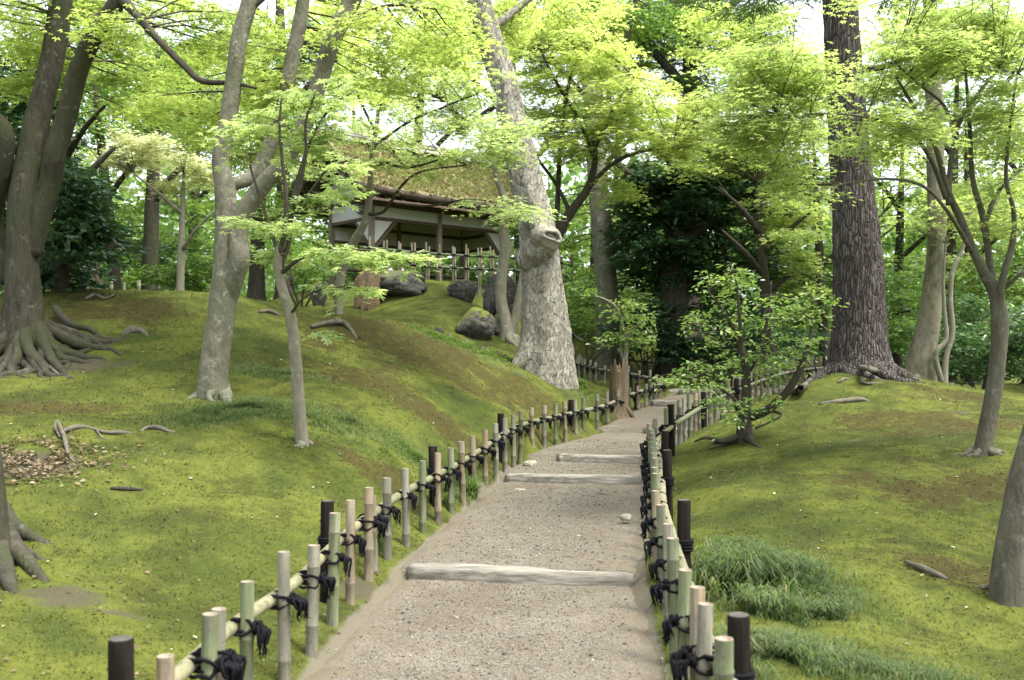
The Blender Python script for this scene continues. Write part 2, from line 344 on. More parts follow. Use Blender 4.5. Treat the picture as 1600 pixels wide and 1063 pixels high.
cp((0, 1063, 4.2), (60, 905, 5.6), (200, 900, 5.9), (300, 800, 7.2), (420, 850, 6.9), (100, 700, 8.2), (300, 690, 8.8), (470, 692, 9), (600, 720, 9.5),
   (700, 690, 11), (800, 650, 13.3), (330, 620, 10.7), (60, 570, 12), (500, 600, 11.5), (640, 600, 13), (750, 620, 14), (850, 612, 16), (915, 606, 17.6),
   (60, 458, 15.5), (200, 455, 15.5), (330, 458, 15.3), (450, 480, 15.3), (600, 503, 15.8), (700, 532, 16.3), (780, 560, 17), (850, 588, 17.8),
   (150, 540, 12.5), (250, 520, 13), (0, 600, 11), (400, 540, 13), (550, 550, 14), (-300, 470, 15.5), (-300, 700, 8), (-300, 920, 5.5),
   (500, 480, 20), (600, 492, 19.3), (570, 500, 21.2), (625, 466, 22), (690, 462, 22), (740, 482, 21), (740, 530, 19.3), (680, 520, 18.5), (800, 540, 19.5), (720, 468, 22.2), (700, 443, 23.8), (560, 455, 23.4),
   (900, 540, 27.5), (930, 500, 29), (960, 592, 24), (1100, 560, 28),
   (1100, 750, 9.8), (1100, 850, 7), (1150, 1000, 5.2), (1300, 1000, 5.5), (1500, 1000, 5.8), (1590, 945, 6.3), (1300, 850, 7.5), (1300, 750, 9.5),
   (1450, 800, 8.6), (1535, 710, 10.5), (1590, 800, 8.8), (1150, 692, 12.6), (1300, 680, 12.3), (1300, 620, 14.5), (1345, 578, 16), (1260, 600, 15.5),
   (1200, 640, 14.2), (1450, 600, 15.5), (1580, 635, 13.8), (1430, 640, 13.3), (1900, 660, 13), (1900, 1000, 6))
ctrl += [np.array(r, float) for r in [(-6, 18.5, 2.1), (-9, 18.5, 2.1), (-3.5, 17.6, 2.25), (-3, 25, 3.4), (-1, 26, 3.4), (0, 28.5, 3.4), (-5.5, 26, 3.3), (.2, 26, 2.7), (1.55, 23.8, 1.1), (1.2, 25, 1.2), (1.1, 22.6, 1.15),
      (3, 22.4, .98), (4.2, 24, 1.05), (-8, 25, 2.2), (-15, 25, 2), (-10, 40, 2), (0, 42, 2.6), (10, 42, 1.5), (10, 30, 1.5), (6.4, 19, 1.15), (9, 19, .8), (4.7, 16.6, 1.1),
      (14, 24, .8), (-1.2, 2, 0), (.66, 1.5, 0), (-4, 2, .15), (4, 2, 0), (0, -3, 0), (-6, -3, .2), (6, -3, 0), (-14, 5, .6), (14, 6, .3), (-.2, 4, 0), (-.1, 6.5, .0), (.7, 11.4, .17)]]
for ang in range(0, 360, 30): ctrl.append(np.array((75 * math.cos(R(ang)), 18 + 75 * math.sin(R(ang)), 1.4)))
ctrl = np.array(ctrl)
def _U(r2): return 0.5 * r2 * np.log(np.maximum(r2, 1e-9))
_n = len(ctrl); _d2 = ((ctrl[:, None, :2] - ctrl[None, :, :2]) ** 2).sum(-1)
_A = np.zeros((_n + 3, _n + 3)); _A[:_n, :_n] = _U(_d2) + np.eye(_n) * 0.02
_A[:_n, _n] = 1; _A[:_n, _n + 1:] = ctrl[:, :2]; _A[_n:, :_n] = _A[:_n, _n:].T
_W = np.linalg.solve(_A, np.concatenate([ctrl[:, 2], np.zeros(3)]))
def T0(x, y):
    x = np.atleast_1d(np.asarray(x, float)).ravel(); y = np.atleast_1d(np.asarray(y, float)).ravel(); out = np.empty(len(x))
    for s in range(0, len(x), 20000):
        a, b = x[s:s + 20000], y[s:s + 20000]
        rad = np.hypot(a, b - 18); k = np.minimum(1, 70 / np.maximum(rad, 1e-6)); a2, b2 = a * k, 18 + (b - 18) * k
        r2 = (a2[:, None] - ctrl[None, :, 0]) ** 2 + (b2[:, None] - ctrl[None, :, 1]) ** 2
        out[s:s + 20000] = _U(r2) @ _W[:_n] + _W[_n] + a2 * _W[_n + 1] + b2 * _W[_n + 2]
    return out
# path: centre line by depth, half width, stepped height
PC = np.array([(-.25, 0), (-.24, 2), (-.22, 3.4), (-.13, 5), (.03, 7), (.30, 9), (.62, 11), (.95, 12.8), (1.5, 14.5), (2.45, 17), (3.05, 18.5), (3.9, 20), (5.3, 21.5), (7.5, 23), (10, 24)])
_pc = smooth_path(np.c_[PC, np.zeros((len(PC), 2))], .1)[:, :2]
_ps = np.concatenate([[0], np.cumsum(np.linalg.norm(np.diff(_pc, axis=0), axis=1))])
LOGS = [(7.12, .085), (11.6, .085), (12.95, .09), (16.4, .09), (19.0, .10), (20.2, .10)]          # depth on the centre line, rise
def s_at(y): return float(np.interp(y, _pc[:, 1], _ps))
_prof = [(0, 0), (7.12, -.005), (7.121, .08), (11.6, .165), (11.601, .25), (12.95, .27), (12.951, .36), (16.4, .40), (16.401, .49), (19.0, .72), (19.001, .82), (20.2, .90), (20.201, 1.0), (24, 1.1)]
_prof_s = np.array([(s_at(a), z) for a, z in _prof]); _prof_s[1:, 0] += np.arange(len(_prof_s) - 1) * 1e-6
def path_sd(x, y):
    """distance along and across the path centre line"""
    x = np.ravel(x); y = np.ravel(y); s = np.empty(len(x)); c = np.empty(len(x))
    t = unit(np.gradient(_pc, axis=0))
    for k in range(0, len(x), 20000):
        a = np.stack([x[k:k + 20000], y[k:k + 20000]], 1); d2 = ((a[:, None] - _pc[None]) ** 2).sum(-1); j = d2.argmin(1)
        v = a - _pc[j]; s[k:k + 20000] = _ps[j] + (v * t[j]).sum(1); c[k:k + 20000] = v[:, 0] * t[j, 1] - v[:, 1] * t[j, 0]
    return s, c
def half_w(s): return np.interp(s, [0, 5, 7.5, 11, 13.5, 16, 30], [.80, .82, .80, .84, .82, .82, .80])
def path_z(s): return np.interp(s, _prof_s[:, 0], _prof_s[:, 1])
def TZ(x, y, detail=True):
    """finished ground height (moss surface)"""
    x = np.ravel(np.asarray(x, float)); y = np.ravel(np.asarray(y, float)); z = T0(x, y)
    near = np.hypot(x, y - 14) < 26
    if detail and near.any():
        xx, yy = x[near], y[near]; q = np.stack([xx, yy, np.zeros(len(xx))], 1)
        s, c = path_sd(xx, yy); w = half_w(s) + .02 + .10 * fbm(q * 1.9, 3) + .06 * fbm(q * 6, 2) + .05 * fbm(q * 13, 2); e = np.clip((np.abs(c) - w) / .30 + .5, 0, 1)
        k = e * e * (3 - 2 * e); pz = path_z(s)
        cush = np.abs(perlin(q * 2.3 + 4)) ** .7; bumpz = .055 * fbm(q * 1.1, 3) + .028 * fbm(q * 3.1 + 9, 3) + .055 * (cush - .25) * np.clip(fbm(q * .5 + 7, 2) + .45, 0, 1) + .012 * fbm(q * 7.5, 2)
        z[near] = (z[near] + bumpz * np.clip((np.abs(c) - .6) * 2, .1, 1)) * k + (pz - .07) * (1 - k)
    return z
def G(px, py, dmin=2.5, dmax=45):
    """the ground point seen at a photo pixel"""
    d = np.linspace(dmin, dmax, 1200); x = (px - HX) / F * d; zr = CZ - (py - HY) / F * d; g = T0(x, d)
    i = np.nonzero(zr <= g)[0]; j = i[0] if len(i) else len(d) - 1
    return np.array((x[j], d[j], TZ([x[j]], [d[j]])[0]))

gx = np.unique(np.concatenate([np.arange(-8.5, 8.51, .085), -np.geomspace(8.6, 600, 42), np.geomspace(8.6, 600, 42)]))
gy = np.unique(np.concatenate([-np.geomspace(1, 400, 16) + 2.2, np.arange(1.5, 10, .07), np.arange(10, 30, .11), np.geomspace(30.1, 900, 45)]))
X, Y = np.meshgrid(gx, gy); gz = TZ(X, Y).reshape(X.shape)
nx, ny = len(gx), len(gy); ii = np.arange(ny - 1)[:, None] * nx + np.arange(nx - 1)[None]
gF = np.stack([ii, ii + 1, ii + nx + 1, ii + nx], -1).reshape(-1, 4)
gV = np.stack([X.ravel(), Y.ravel(), gz.ravel()], 1)

# moss condition masks: dry brown patches, bare soil, grassy areas (px, py, radius m across, radius m deep)
BROWN = [(680, 560, 2.2, 1.5), (560, 590, 1.1, .7), (820, 620, .9, .7), (780, 610, 1.0, .8), (560, 520, .9, .8), (640, 640, .9, .4), (690, 655, .8, .35), (1480, 660, 1.3, .9), (1350, 655, .8, .5), (1560, 760, 1.0, 1.0), (1420, 760, .9, .6),
         (600, 745, .5, .35), (760, 590, .9, .5),  (1560, 900, .7, .5), (1500, 620, 1.0, .5), (170, 480, 1.2, .8), (60, 640, .9, .5)]
SOIL = [(35, 720, .6, .5), (60, 930, .45, .25), (200, 768, .12, .06), (100, 575, .8, .4), (1500, 645, .4, .2), (1330, 690, .3, .15), (180, 965, .25, .07), (560, 915, .2, .3)]
GRASSY = [(400, 630, 1.2, .55), (340, 655, .8, .4), (470, 650, .9, .4), (650, 715, .7, .35), (1200, 900, .5, .6), (1250, 1010, .7, .6), (430, 580, .9, .5), (720, 540, 1.0, .6), (830, 575, .8, .6), (880, 600, .6, .6), (720, 770, .25, .5)]
def blob_mask(blobs, x, y, ns=2.2, na=.9):
    q = np.stack([x, y, np.zeros(len(x)) + 5], 1); n = fbm(q * ns, 3); m = np.zeros(len(x))
    for px, py, rx, ry in blobs:
        c = G(px, py); r = np.sqrt(((x - c[0]) / rx) ** 2 + ((y - c[1]) / ry) ** 2); m = np.maximum(m, np.clip(1.3 - r + n * na, 0, 1))
    return m
def all_masks(x, y): return blob_mask(BROWN, x, y, 1.6, 1.0), blob_mask(SOIL, x, y, 3, .9), blob_mask(GRASSY, x, y, 2.5, .9)
gb, gs, gg = all_masks(gV[:, 0], gV[:, 1])

def ground_material():
    m, nt, out = new_mat('moss ground'); v = wpos(nt)
    a = noise(nt, v, .75, 5, .6, .4); b = noise(nt, v, 3.2, 6, .65); c = noise(nt, v, 26, 6, .7); f = noise(nt, v, 110, 4, .7)
    col = ramp(nt, a, [(.34, (.034, .046, .011)), (.46, (.060, .076, .015)), (.55, (.098, .112, .021)), (.66, (.048, .066, .014))])
    col = mix(nt, ramp(nt, b, [(.36, .75), (.5, 0.)]), col, (.034, .038, .011))
    col = mix(nt, ramp(nt, b, [(.58, 0.), (.72, .6)]), col, (.125, .135, .028))
    col = mix(nt, ramp(nt, c, [(.3, .6), (.5, 0.)]), col, (.032, .033, .010))
    br = mth(nt, 'ADD', attr(nt, 'brown'), mth(nt, 'ADD', mth(nt, 'MULTIPLY', mth(nt, 'SUBTRACT', c, .5), 1.5), mth(nt, 'MULTIPLY', mth(nt, 'SUBTRACT', noise(nt, v, 8.5, 7, .75), .5), 4.2)))
    col = mix(nt, ramp(nt, br, [(.38, 0.), (.85, .88)]), col, mix(nt, f, (.032, .024, .010), (.066, .054, .018)))
    gr = mth(nt, 'ADD', attr(nt, 'grassy'), mth(nt, 'MULTIPLY', mth(nt, 'SUBTRACT', b, .5), .8))
    col = mix(nt, ramp(nt, gr, [(.4, 0.), (.9, .5)]), col, (.075, .098, .035))
    so = mth(nt, 'ADD', attr(nt, 'soil'), mth(nt, 'MULTIPLY', mth(nt, 'SUBTRACT', c, .5), 1.0))
    col = mix(nt, ramp(nt, so, [(.5, 0.), (.95, .85)]), col, mix(nt, f, (.040, .034, .024), (.095, .08, .058)))
    col = mix(nt, ramp(nt, noise(nt, v, 7, 5, .7), [(.63, 0.), (.72, .7)]), col, (.060, .047, .024))
    pe = mth(nt, 'ADD', attr(nt, 'sandy'), mth(nt, 'MULTIPLY', mth(nt, 'SUBTRACT', b, .5), .8))
    col = mix(nt, ramp(nt, pe, [(.45, 0.), (.7, .95)]), col, mix(nt, f, (.085, .075, .052), (.175, .155, .115)))
    h = mth(nt, 'ADD', mth(nt, 'MULTIPLY', c, .7), mth(nt, 'MULTIPLY', f, .35))
    bsdf(nt, out, col, .95, bump(nt, h, .7, .03), .08); return m
M['ground'] = ground_material()
gm = MB().add(gV, gF); ground = build('ground', gm, M['ground']); tag(ground, kind='structure')
s_, c_ = path_sd(gV[:, 0], gV[:, 1])
sand = np.clip(1 - (np.abs(c_) - half_w(s_) - .03) / .12, 0, 1) * (s_ < 12.5) * (s_ > -2)
for nm, arr in (('brown', gb), ('soil', gs), ('grassy', gg), ('sandy', sand)):
    at = ground.data.attributes.new(nm, 'FLOAT', 'POINT'); at.data.foreach_set('value', arr.astype(np.float32))

def path_material():
    m, nt, out = new_mat('gravel path'); v = wpos(nt)
    big = noise(nt, v, 1.3, 5, .6); big2 = noise(nt, v, 4.5, 5, .65); vc = voro(nt, v, 140, 'F1', 'Color'); vd = voro(nt, v, 140, 'F1', 'Distance'); n = noise(nt, v, 60, 6, .7)
    hsv = nt.nodes.new('ShaderNodeSeparateColor'); nt.links.new(vc, hsv.inputs[0])
    peb = ramp(nt, hsv.outputs[0], [(0, (.085, .082, .078)), (.25, (.16, .15, .13)), (.5, (.215, .197, .158)), (.72, (.205, .16, .105)), (.86, (.27, .26, .235)), (1, (.42, .41, .38))])
    grit = nt.nodes.new('ShaderNodeSeparateColor'); nt.links.new(voro(nt, v, 150, 'F1', 'Color'), grit.inputs[0]); sand = mix(nt, n, (.122, .112, .085), (.215, .197, .156)); sand = mix(nt, ramp(nt, grit.outputs[0], [(.55, 0.), (.9, .7)]), sand, (.27, .25, .21)); sand = mix(nt, ramp(nt, grit.outputs[1], [(.7, 0.), (.95, .7)]), sand, (.085, .075, .06))
    k = mth(nt, 'ADD', attr(nt, 'centre'), mth(nt, 'MULTIPLY', mth(nt, 'SUBTRACT', big, .5), 2.6))
    cover = mth(nt, 'MULTIPLY', ramp(nt, k, [(.25, .1), (.75, 1.)]), ramp(nt, hsv.outputs[1], [(.2, 0.), (.3, 1.)]))
    sand = mix(nt, ramp(nt, big2, [(.42, 0.), (.62, .8)]), sand, (.145, .122, .085)); col = mix(nt, cover, sand, peb); col = mix(nt, ramp(nt, big2, [(.5, 0.), (.68, .45)]), col, (.165, .135, .09)); col = mix(nt, mth(nt, 'MULTIPLY', cover, ramp(nt, vd, [(.3, 0.), (.62, .4)])), col, (.095, .083, .066))
    h = mth(nt, 'ADD', mth(nt, 'MULTIPLY', mth(nt, 'SUBTRACT', 1.0, vd), mth(nt, 'MULTIPLY', cover, .8)), mth(nt, 'MULTIPLY', n, .3))
    col = mix(nt, 1.0, col, mix(nt, ramp(nt, big, [(.3, 0.), (.7, 1.)]), (.62, .575, .50), (.93, .91, .86)), 'MULTIPLY'); bsdf(nt, out, col, .9, bump(nt, h, .8, .012), .2); return m
M['path'] = path_material()
ps = np.unique(np.concatenate([np.arange(.2, _ps[-1] - .3, .07), [s_at(y) - .02 for y, _ in LOGS], [s_at(y) + .02 for y, _ in LOGS]]))
pcx = np.linspace(-1.15, 1.15, 47); S2, C2 = np.meshgrid(ps, pcx, indexing='ij')
tx = np.interp(S2.ravel(), _ps, _pc[:, 0]); ty = np.interp(S2.ravel(), _ps, _pc[:, 1]); _t = unit(np.gradient(_pc, axis=0))
tdx = np.interp(S2.ravel(), _ps, _t[:, 0]); tdy = np.interp(S2.ravel(), _ps, _t[:, 1])
pxx = tx + C2.ravel() * tdy; pyy = ty - C2.ravel() * tdx; q = np.stack([pxx, pyy, np.zeros(len(pxx))], 1)
over = np.clip(np.abs(C2.ravel()) - half_w(S2.ravel()) + .05, 0, 1)
pz = path_z(S2.ravel()) + .012 * fbm(q * 2.2, 3) + .004 * fbm(q * 11, 3) - over * .28
i2 = np.arange(len(ps) - 1)[:, None] * 47 + np.arange(46)[None]
path = build('gravel_path', MB().add(np.stack([pxx, pyy, pz], 1), np.stack([i2, i2 + 1, i2 + 48, i2 + 47], -1).reshape(-1, 4)), M['path'])
tag(path, kind='structure')
at = path.data.attributes.new('centre', 'FLOAT', 'POINT'); at.data.foreach_set('value', np.clip(1.75 - np.abs(C2.ravel()) / .62, 0, 1).astype(np.float32))
def path_pt(s, c):
    x = np.interp(s, _ps, _pc[:, 0]) + c * np.interp(s, _ps, _t[:, 1]); y = np.interp(s, _ps, _pc[:, 1]) - c * np.interp(s, _ps, _t[:, 0]); return x, y

# ------------------------------------------------------------------ leaves and crowns
def _maple(n, base=.34):
    ang = np.linspace(-1.9, 1.9, n) if n > 3 else np.array([-1.05, 0, 1.05]); V = [(0, 0, 0)]; Fc = []
    for a in ang:
        L = (1 - .16 * abs(a)); w = .155 if n > 3 else .24
        d = np.array((math.sin(a), math.cos(a))); s = np.array((math.cos(a), -math.sin(a))); k = len(V); m = d * L * .48
        V += [(*(m - s * w), .03), (*(d * L), -.06), (*(m + s * w), .03)]; Fc.append([0, k, k + 1, k + 2])
    return np.array(V), np.array(Fc)
def _maple_tri():
    V = []; Fc = []
    for a in (-1.0, 0, 1.0):
        d = np.array((math.sin(a), math.cos(a))); s = np.array((math.cos(a), -math.sin(a))); L = 1 - .14 * abs(a); k = len(V); b = d * .16
        V += [(*(b - s * .23), .03), (*(d * L), -.06), (*(b + s * .23), .03)]; Fc.append([k, k + 1, k + 2])
    return np.array(V), np.array(Fc)
TPL = {'maple': _maple(5), 'maple3': _maple_tri(),
       'rhomb': (np.array([(0, 0, 0), (-.32, .5, .07), (0, 1, -.05), (.32, .5, .07)]), np.array([[0, 1, 2, 3]])),
       'oval': (np.array([(0, 0, 0), (-.2, .28, .05), (-.2, .66, .05), (0, 1, -.04), (.2, .66, .05), (.2, .28, .05)]), np.array([[0, 1, 2, 3], [0, 3, 4, 5]])),
       'strip': (np.array([(-.06, 0, 0), (.06, 0, 0), (.03, 1, 0), (-.03, 1, 0)]), np.array([[0, 1, 2, 3]]))}
def leaf_geo(C, D, Nn, size, kind):
    tv, tf = TPL[kind]; D = unit(D); Rr = unit(np.cross(D, Nn)); Nn = np.cross(Rr, D)
    V = C[:, None] + size[:, None, None] * (Rr[:, None] * tv[None, :, 0, None] + D[:, None] * tv[None, :, 1, None] + Nn[:, None] * tv[None, :, 2, None])
    k = len(tv); Fc = (tf[None] + (np.arange(len(C)) * k)[:, None, None]).reshape(-1, tf.shape[1])
    return V.reshape(-1, 3), Fc, len(tf)

def spray_crown(blobs, attach, kind='maple', leaf=.06, spray_r=.32, per=60, flat=.25, droop=.25, twig_r=.006, rng=RNG, tint_shift=0.0, twig_every=1, seg=4, surf=.35, dens=.66):
    """blobs: (centre xyz, radii xyz, sprays). Flat leaf sprays in each, a twig from the closest limb point to each spray"""
    leafs, twigs = MB(), MB(); attach = np.asarray(attach)
    if kind in ('maple3', 'rhomb') and leaf > .07: leaf, per = leaf * .73, int(per * 1.75)
    for c, rad, n in blobs:
        n = max(2, int(n * dens))
        c, rad = np.asarray(c, float), np.asarray(rad, float)
        dirs = unit(rng.normal(size=(n, 3))); rr = rng.random(n) ** surf; cen = c + dirs * rr[:, None] * rad
        j = ((cen[:, None] - attach[None]) ** 2).sum(-1).argmin(1) if len(attach) else np.zeros(n, int)
        for k in range(n):
            sr = spray_r * rng.uniform(.6, 1.35); m = max(4, int(per * (sr / spray_r) ** 1.6 * rng.uniform(.7, 1.2)))
            out = cen[k] - (attach[j[k]] if len(attach) else c); out[2] *= .2; out = unit(out + rng.normal(size=3) * .25 * (1, 1, .3))
            side = unit(np.cross(out, (0, 0, 1.0))); upv = np.cross(side, out)
            u = np.clip(rng.normal(size=m) * .5, -1.1, 1.2); w = rng.normal(size=m) * .42 * (1.1 - .35 * np.abs(u))
            pos = cen[k] + (out[None] * u[:, None] + side[None] * w[:, None]) * sr
            pos[:, 2] += -droop * sr * (u ** 2 + w ** 2) + rng.normal(size=m) * .10 * sr
            yaw = out[None] * (u[:, None] * .5 + .6) + side[None] * w[:, None] * 1.2 + rng.normal(size=(m, 3)) * .5
            yaw[:, 2] = yaw[:, 2] * .4 - .18
            nn = np.array((0, 0, 1.0))[None] * 1 + rng.normal(size=(m, 3)) * flat + upv[None] * .3
            V, Fc, nf = leaf_geo(pos, yaw, nn, leaf * rng.uniform(.65, 1.25, m), kind)
            t = np.clip(.45 + rng.normal() * .13 + rng.normal(size=m) * .16 + tint_shift, 0, 1)
            leafs.add(V, Fc, tint=np.repeat(t, nf))
            if len(attach) and k % twig_every == 0 and np.linalg.norm(attach[j[k]] - cen[k]) < max(1.3, 3.5 * spray_r):
                a = attach[j[k]]; b = cen[k] + out * sr * .8; mid = (a + b) / 2 + rng.normal(size=3) * .06 * np.linalg.norm(b - a) + (0, 0, .06 * np.linalg.norm(b - a))
                ln = np.linalg.norm(b - a); r0 = twig_r * (1 + .9 * min(ln, 3))
                tt = np.linspace(0, 1, 4)[:, None]; pp = (1 - tt) ** 2 * a + 2 * tt * (1 - tt) * mid + tt ** 2 * b
                tv = tube(np.c_[pp, r0 * (1 - tt * .75)], seg, cap=False); twigs.add(tv[0], tv[1])
                for _ in range(2):                                        # side twiglets in the spray
                    e = cen[k] + (out * rng.uniform(-.3, .6) + side * rng.choice((-1, 1)) * rng.uniform(.5, .9)) * sr; st = pp[2]
                    tv = tube(np.c_[np.array([st, (st + e) / 2 + (0, 0, .02), e]), [twig_r * .55, twig_r * .45, twig_r * .3]], 3, cap=False); twigs.add(tv[0], tv[1])
    return leafs, twigs

def bl(px, py, d, rx, ry, rd, n):
    """blob of foliage that shows at a photo pixel with depth d: radii in photo pixels across and up, metres deep"""
    return (P(px, py, d), (rx * d / F, rd, ry * d / F), n)

def bark_disp(amp=.05, lobes=0, flare=0., fh=.5, fs=3., vert=1.5, seed=0, lam=2., ridge=0.):
    def f(th, pos, s):
        q = pos.reshape(-1, 3) * (fs, fs, fs / vert) + seed * 7.3; n = fbm(q, 4).reshape(th.shape); o = 1 + amp * n
        if ridge:
            rn = 1 - np.abs(perlin(pos.reshape(-1, 3) * (9, 9, 2.2) + seed)) * 2; o = o + ridge * (rn.reshape(th.shape) - .5)
        if flare:
            lob = np.ones_like(th)
            if lobes: lob = .45 + .55 * np.abs(np.cos(th * lobes / 2 + seed + .5 * np.sin(th * 2 + seed))) ** 1.3
            o = o + flare * np.exp(-s / fh) * lob
        return o
    return f

class Tree:
    def __init__(s, name, label, cat, base, group=None):
        s.root = thing(name, label, cat, base, group); s.pts = []
    def limb(s, rows, mat, name='branch', seg=12, step=.08, disp=None, keep=True, px=True, sink=0.):
        a = np.array([np.r_[P(*r[:3]), r[3] / 2 * r[2] / F] if px else np.array(r, float) for r in rows])
        if sink: a[0, 2] -= sink
        p = smooth_path(a, step); mb = MB(); mb.add(*tube(p, seg, disp))
        o = build(name, mb, mat, s.root)
        if keep: s.pts.append(p[len(p) // 4 if name == 'trunk' else 0:, :3][::3])
        return p
    def attach(s): return np.concatenate(s.pts) if s.pts else np.zeros((0, 3))
    def crown(s, blobs, mat, extra_pts=None, **kw):
        at = s.attach() if extra_pts is None else np.asarray(extra_pts)
        lf, tw = spray_crown(blobs, at, **kw)
        o = build('crown', lf, M[mat], s.root, smooth=False, tint=True); o['kind'] = 'stuff'
        if tw.n: t = build('twigs', tw, M['twig'], s.root); t['kind'] = 'stuff'
        return o
    def root_tube(s, rows, mat, seg=8, ground=True, disp=None):
        """surface root along ground pixels (px, py, width px, lift)"""
        a = []
        for px, py, w, lift in rows:
            g = G(px, py); a.append((g[0], g[1], g[2] + lift, w / 2 * g[1] / F))
        mb = MB(); mb.add(*tube(smooth_path(a, .05), seg, disp or bark_disp(.25, fs=7, seed=len(a)))); return build('root', mb, mat, s.root)

# ------------------------------------------------------------------ pavilion (axes: a along the ridge, b towards the rear)
A0, UA, VB = np.array((-3.6, 24.0)), np.array((.74, .672)), np.array((-.672, .74))
def L(a, b, z): q_ = A0 + UA * a + VB * b; return np.array((q_[0], q_[1], z))
pav = thing('thatched_pavilion', 'open timber pavilion with mossy thatched roof and white plaster bands on the hill', 'pavilion', L(3, 1.6, 3.4))
def bar(name, p, q, w, h, m, up=(0, 0, 1), par=None):
    return build(name, MB().add(*rect_bar(p, q, w, h, up)), M[m], par or pav, smooth=False)
EV, RG, AL, BD = 5.50, 6.98, 6.2, 3.2
def roof_slope(b0, b1, name):
    na, nb = 90, 34; a = np.linspace(-.1, AL, na); t = np.linspace(0, 1, nb); Aa, Tt = np.meshgrid(a, t, indexing='ij'); V = []
    for dz in (0, 1):
        bb = b0 + (b1 - b0) * Tt; z = EV + (RG - EV) * (Tt ** 1.08) + .06 * np.sin(Tt * math.pi)
        w = L(0, 0, 0)[None, :2] + UA[None] * Aa.ravel()[:, None] + VB[None] * bb.ravel()[:, None]; p3 = np.c_[w, z.ravel()]
        p3[:, 2] += (.05 * fbm(p3 * 2.3 + dz * 4, 4) + .02 * fbm(p3 * 9, 3)) * (1 if dz else .5) + (.20 if dz else 0) + .10 * ((Aa.ravel() - 3) / 3) ** 2
        V.append(p3)
    i = np.arange(na - 1)[:, None] * nb + np.arange(nb - 1)[None]; o = na * nb
    top = np.stack([o + i, o + i + nb, o + i + nb + 1, o + i + 1], -1).reshape(-1, 4); bot = np.stack([i, i + 1, i + nb + 1, i + nb], -1).reshape(-1, 4)
    e = np.arange(na - 1) * nb; s1 = np.stack([e, e + nb, o + e + nb, o + e], 1); k = np.arange(nb - 1); s2 = np.stack([k + 1, k, o + k, o + k + 1], 1); e2 = (na - 1) * nb
    s3 = np.stack([e2 + k, e2 + k + 1, o + e2 + k + 1, o + e2 + k], 1)
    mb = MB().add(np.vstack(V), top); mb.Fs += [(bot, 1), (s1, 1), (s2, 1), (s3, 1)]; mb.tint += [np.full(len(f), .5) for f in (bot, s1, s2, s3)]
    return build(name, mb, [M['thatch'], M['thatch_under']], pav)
m_, nt_, out_ = new_mat('thatch mossy'); v_ = wpos(nt_)
n1_ = noise(nt_, v_, 1.1, 6, .65); n2_ = noise(nt_, v_, 9, 6, .7); n3_ = noise(nt_, v_, 45, 4, .7)
c_m = ramp(nt_, n1_, [(.3, (.17, .165, .08)), (.45, (.24, .23, .11)), (.58, (.26, .22, .14)), (.72, (.17, .175, .08))])
c_m = mix(nt_, ramp(nt_, n2_, [(.5, 0.), (.68, .75)]), c_m, (.20, .145, .085)); c_m = mix(nt_, ramp(nt_, n3_, [(.3, .6), (.5, 0.)]), c_m, (.10, .085, .03))
bsdf(nt_, out_, c_m, .95, bump(nt_, mth(nt_, 'ADD', n2_, mth(nt_, 'MULTIPLY', n3_, .5)), 1.0, .05), .08); M['thatch'] = m_
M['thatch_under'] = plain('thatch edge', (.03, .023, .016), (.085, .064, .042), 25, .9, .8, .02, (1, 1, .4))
roof_front = roof_slope(-.05, BD / 2, 'roof'); roof_back = roof_slope(BD + .05, BD / 2, 'roof')
# thatch tufts of moss and grass on the front slope
mt = MB(); n = 9000; a_ = RNG.random(n) * AL; t_ = RNG.random(n) ** .9
w_ = L(0, 0, 0)[None, :2] + UA * a_[:, None] + VB * (-.05 + (BD / 2 + .05) * t_)[:, None]
z_ = EV + (RG - EV) * t_ ** 1.08 + .06 * np.sin(t_ * math.pi) + .20 + .10 * ((a_ - 3) / 3) ** 2
V_, F_, k_ = leaf_geo(np.c_[w_, z_], RNG.normal(size=(n, 3)) * .6 + (0, -.4, .8), RNG.normal(size=(n, 3)), RNG.uniform(.05, .13, n), 'rhomb')
mt.add(V_, F_, tint=np.clip(RNG.normal(.62, .2, n), 0, 1)); o = build('thatch_moss', mt, M['roof_moss'], pav, False, True); o['kind'] = 'stuff'
# ridge cover: weathered boards laid along and saddle pieces across
for k, (off, zz, w) in enumerate([(-.34, .10, .16), (-.20, .23, .16), (-.06, .32, .16), (.08, .32, .16), (.22, .23, .16), (.36, .10, .16)]):
    bar('ridge_board', L(.1, BD / 2 + off, RG + zz), L(AL - .2, BD / 2 + off, RG + zz + .03), w, .05, 'ridge', up=(VB[0] * off, VB[1] * off, .5))
for k in range(8):
    a = .35 + k * .78
    for sgn in (-1, 1): bar('ridge_saddle', L(a, BD / 2 + .02 * sgn, RG + .41), L(a, BD / 2 + .55 * sgn, RG - .02), .13, .07, 'ridge', up=(0, 0, 1))
# underside rafters and battens
for k in range(15):
    a = .05 + k * .42
    for b0, b1 in ((-.02, BD / 2), (BD + .02, BD / 2)): bar('rafter', L(a, b0, EV - .05), L(a, b1, RG - .07), .05, .06, 'timber_old')
for b, z in ((-.02, EV - .07), (.4, EV + .27), (.85, EV + .66), (BD - .85, EV + .66), (BD - .4, EV + .27), (BD + .02, EV - .07)):
    bar('batten', L(-.05, b, z), L(AL - .1, b, z + .02), .07, .06, 'timber_old')
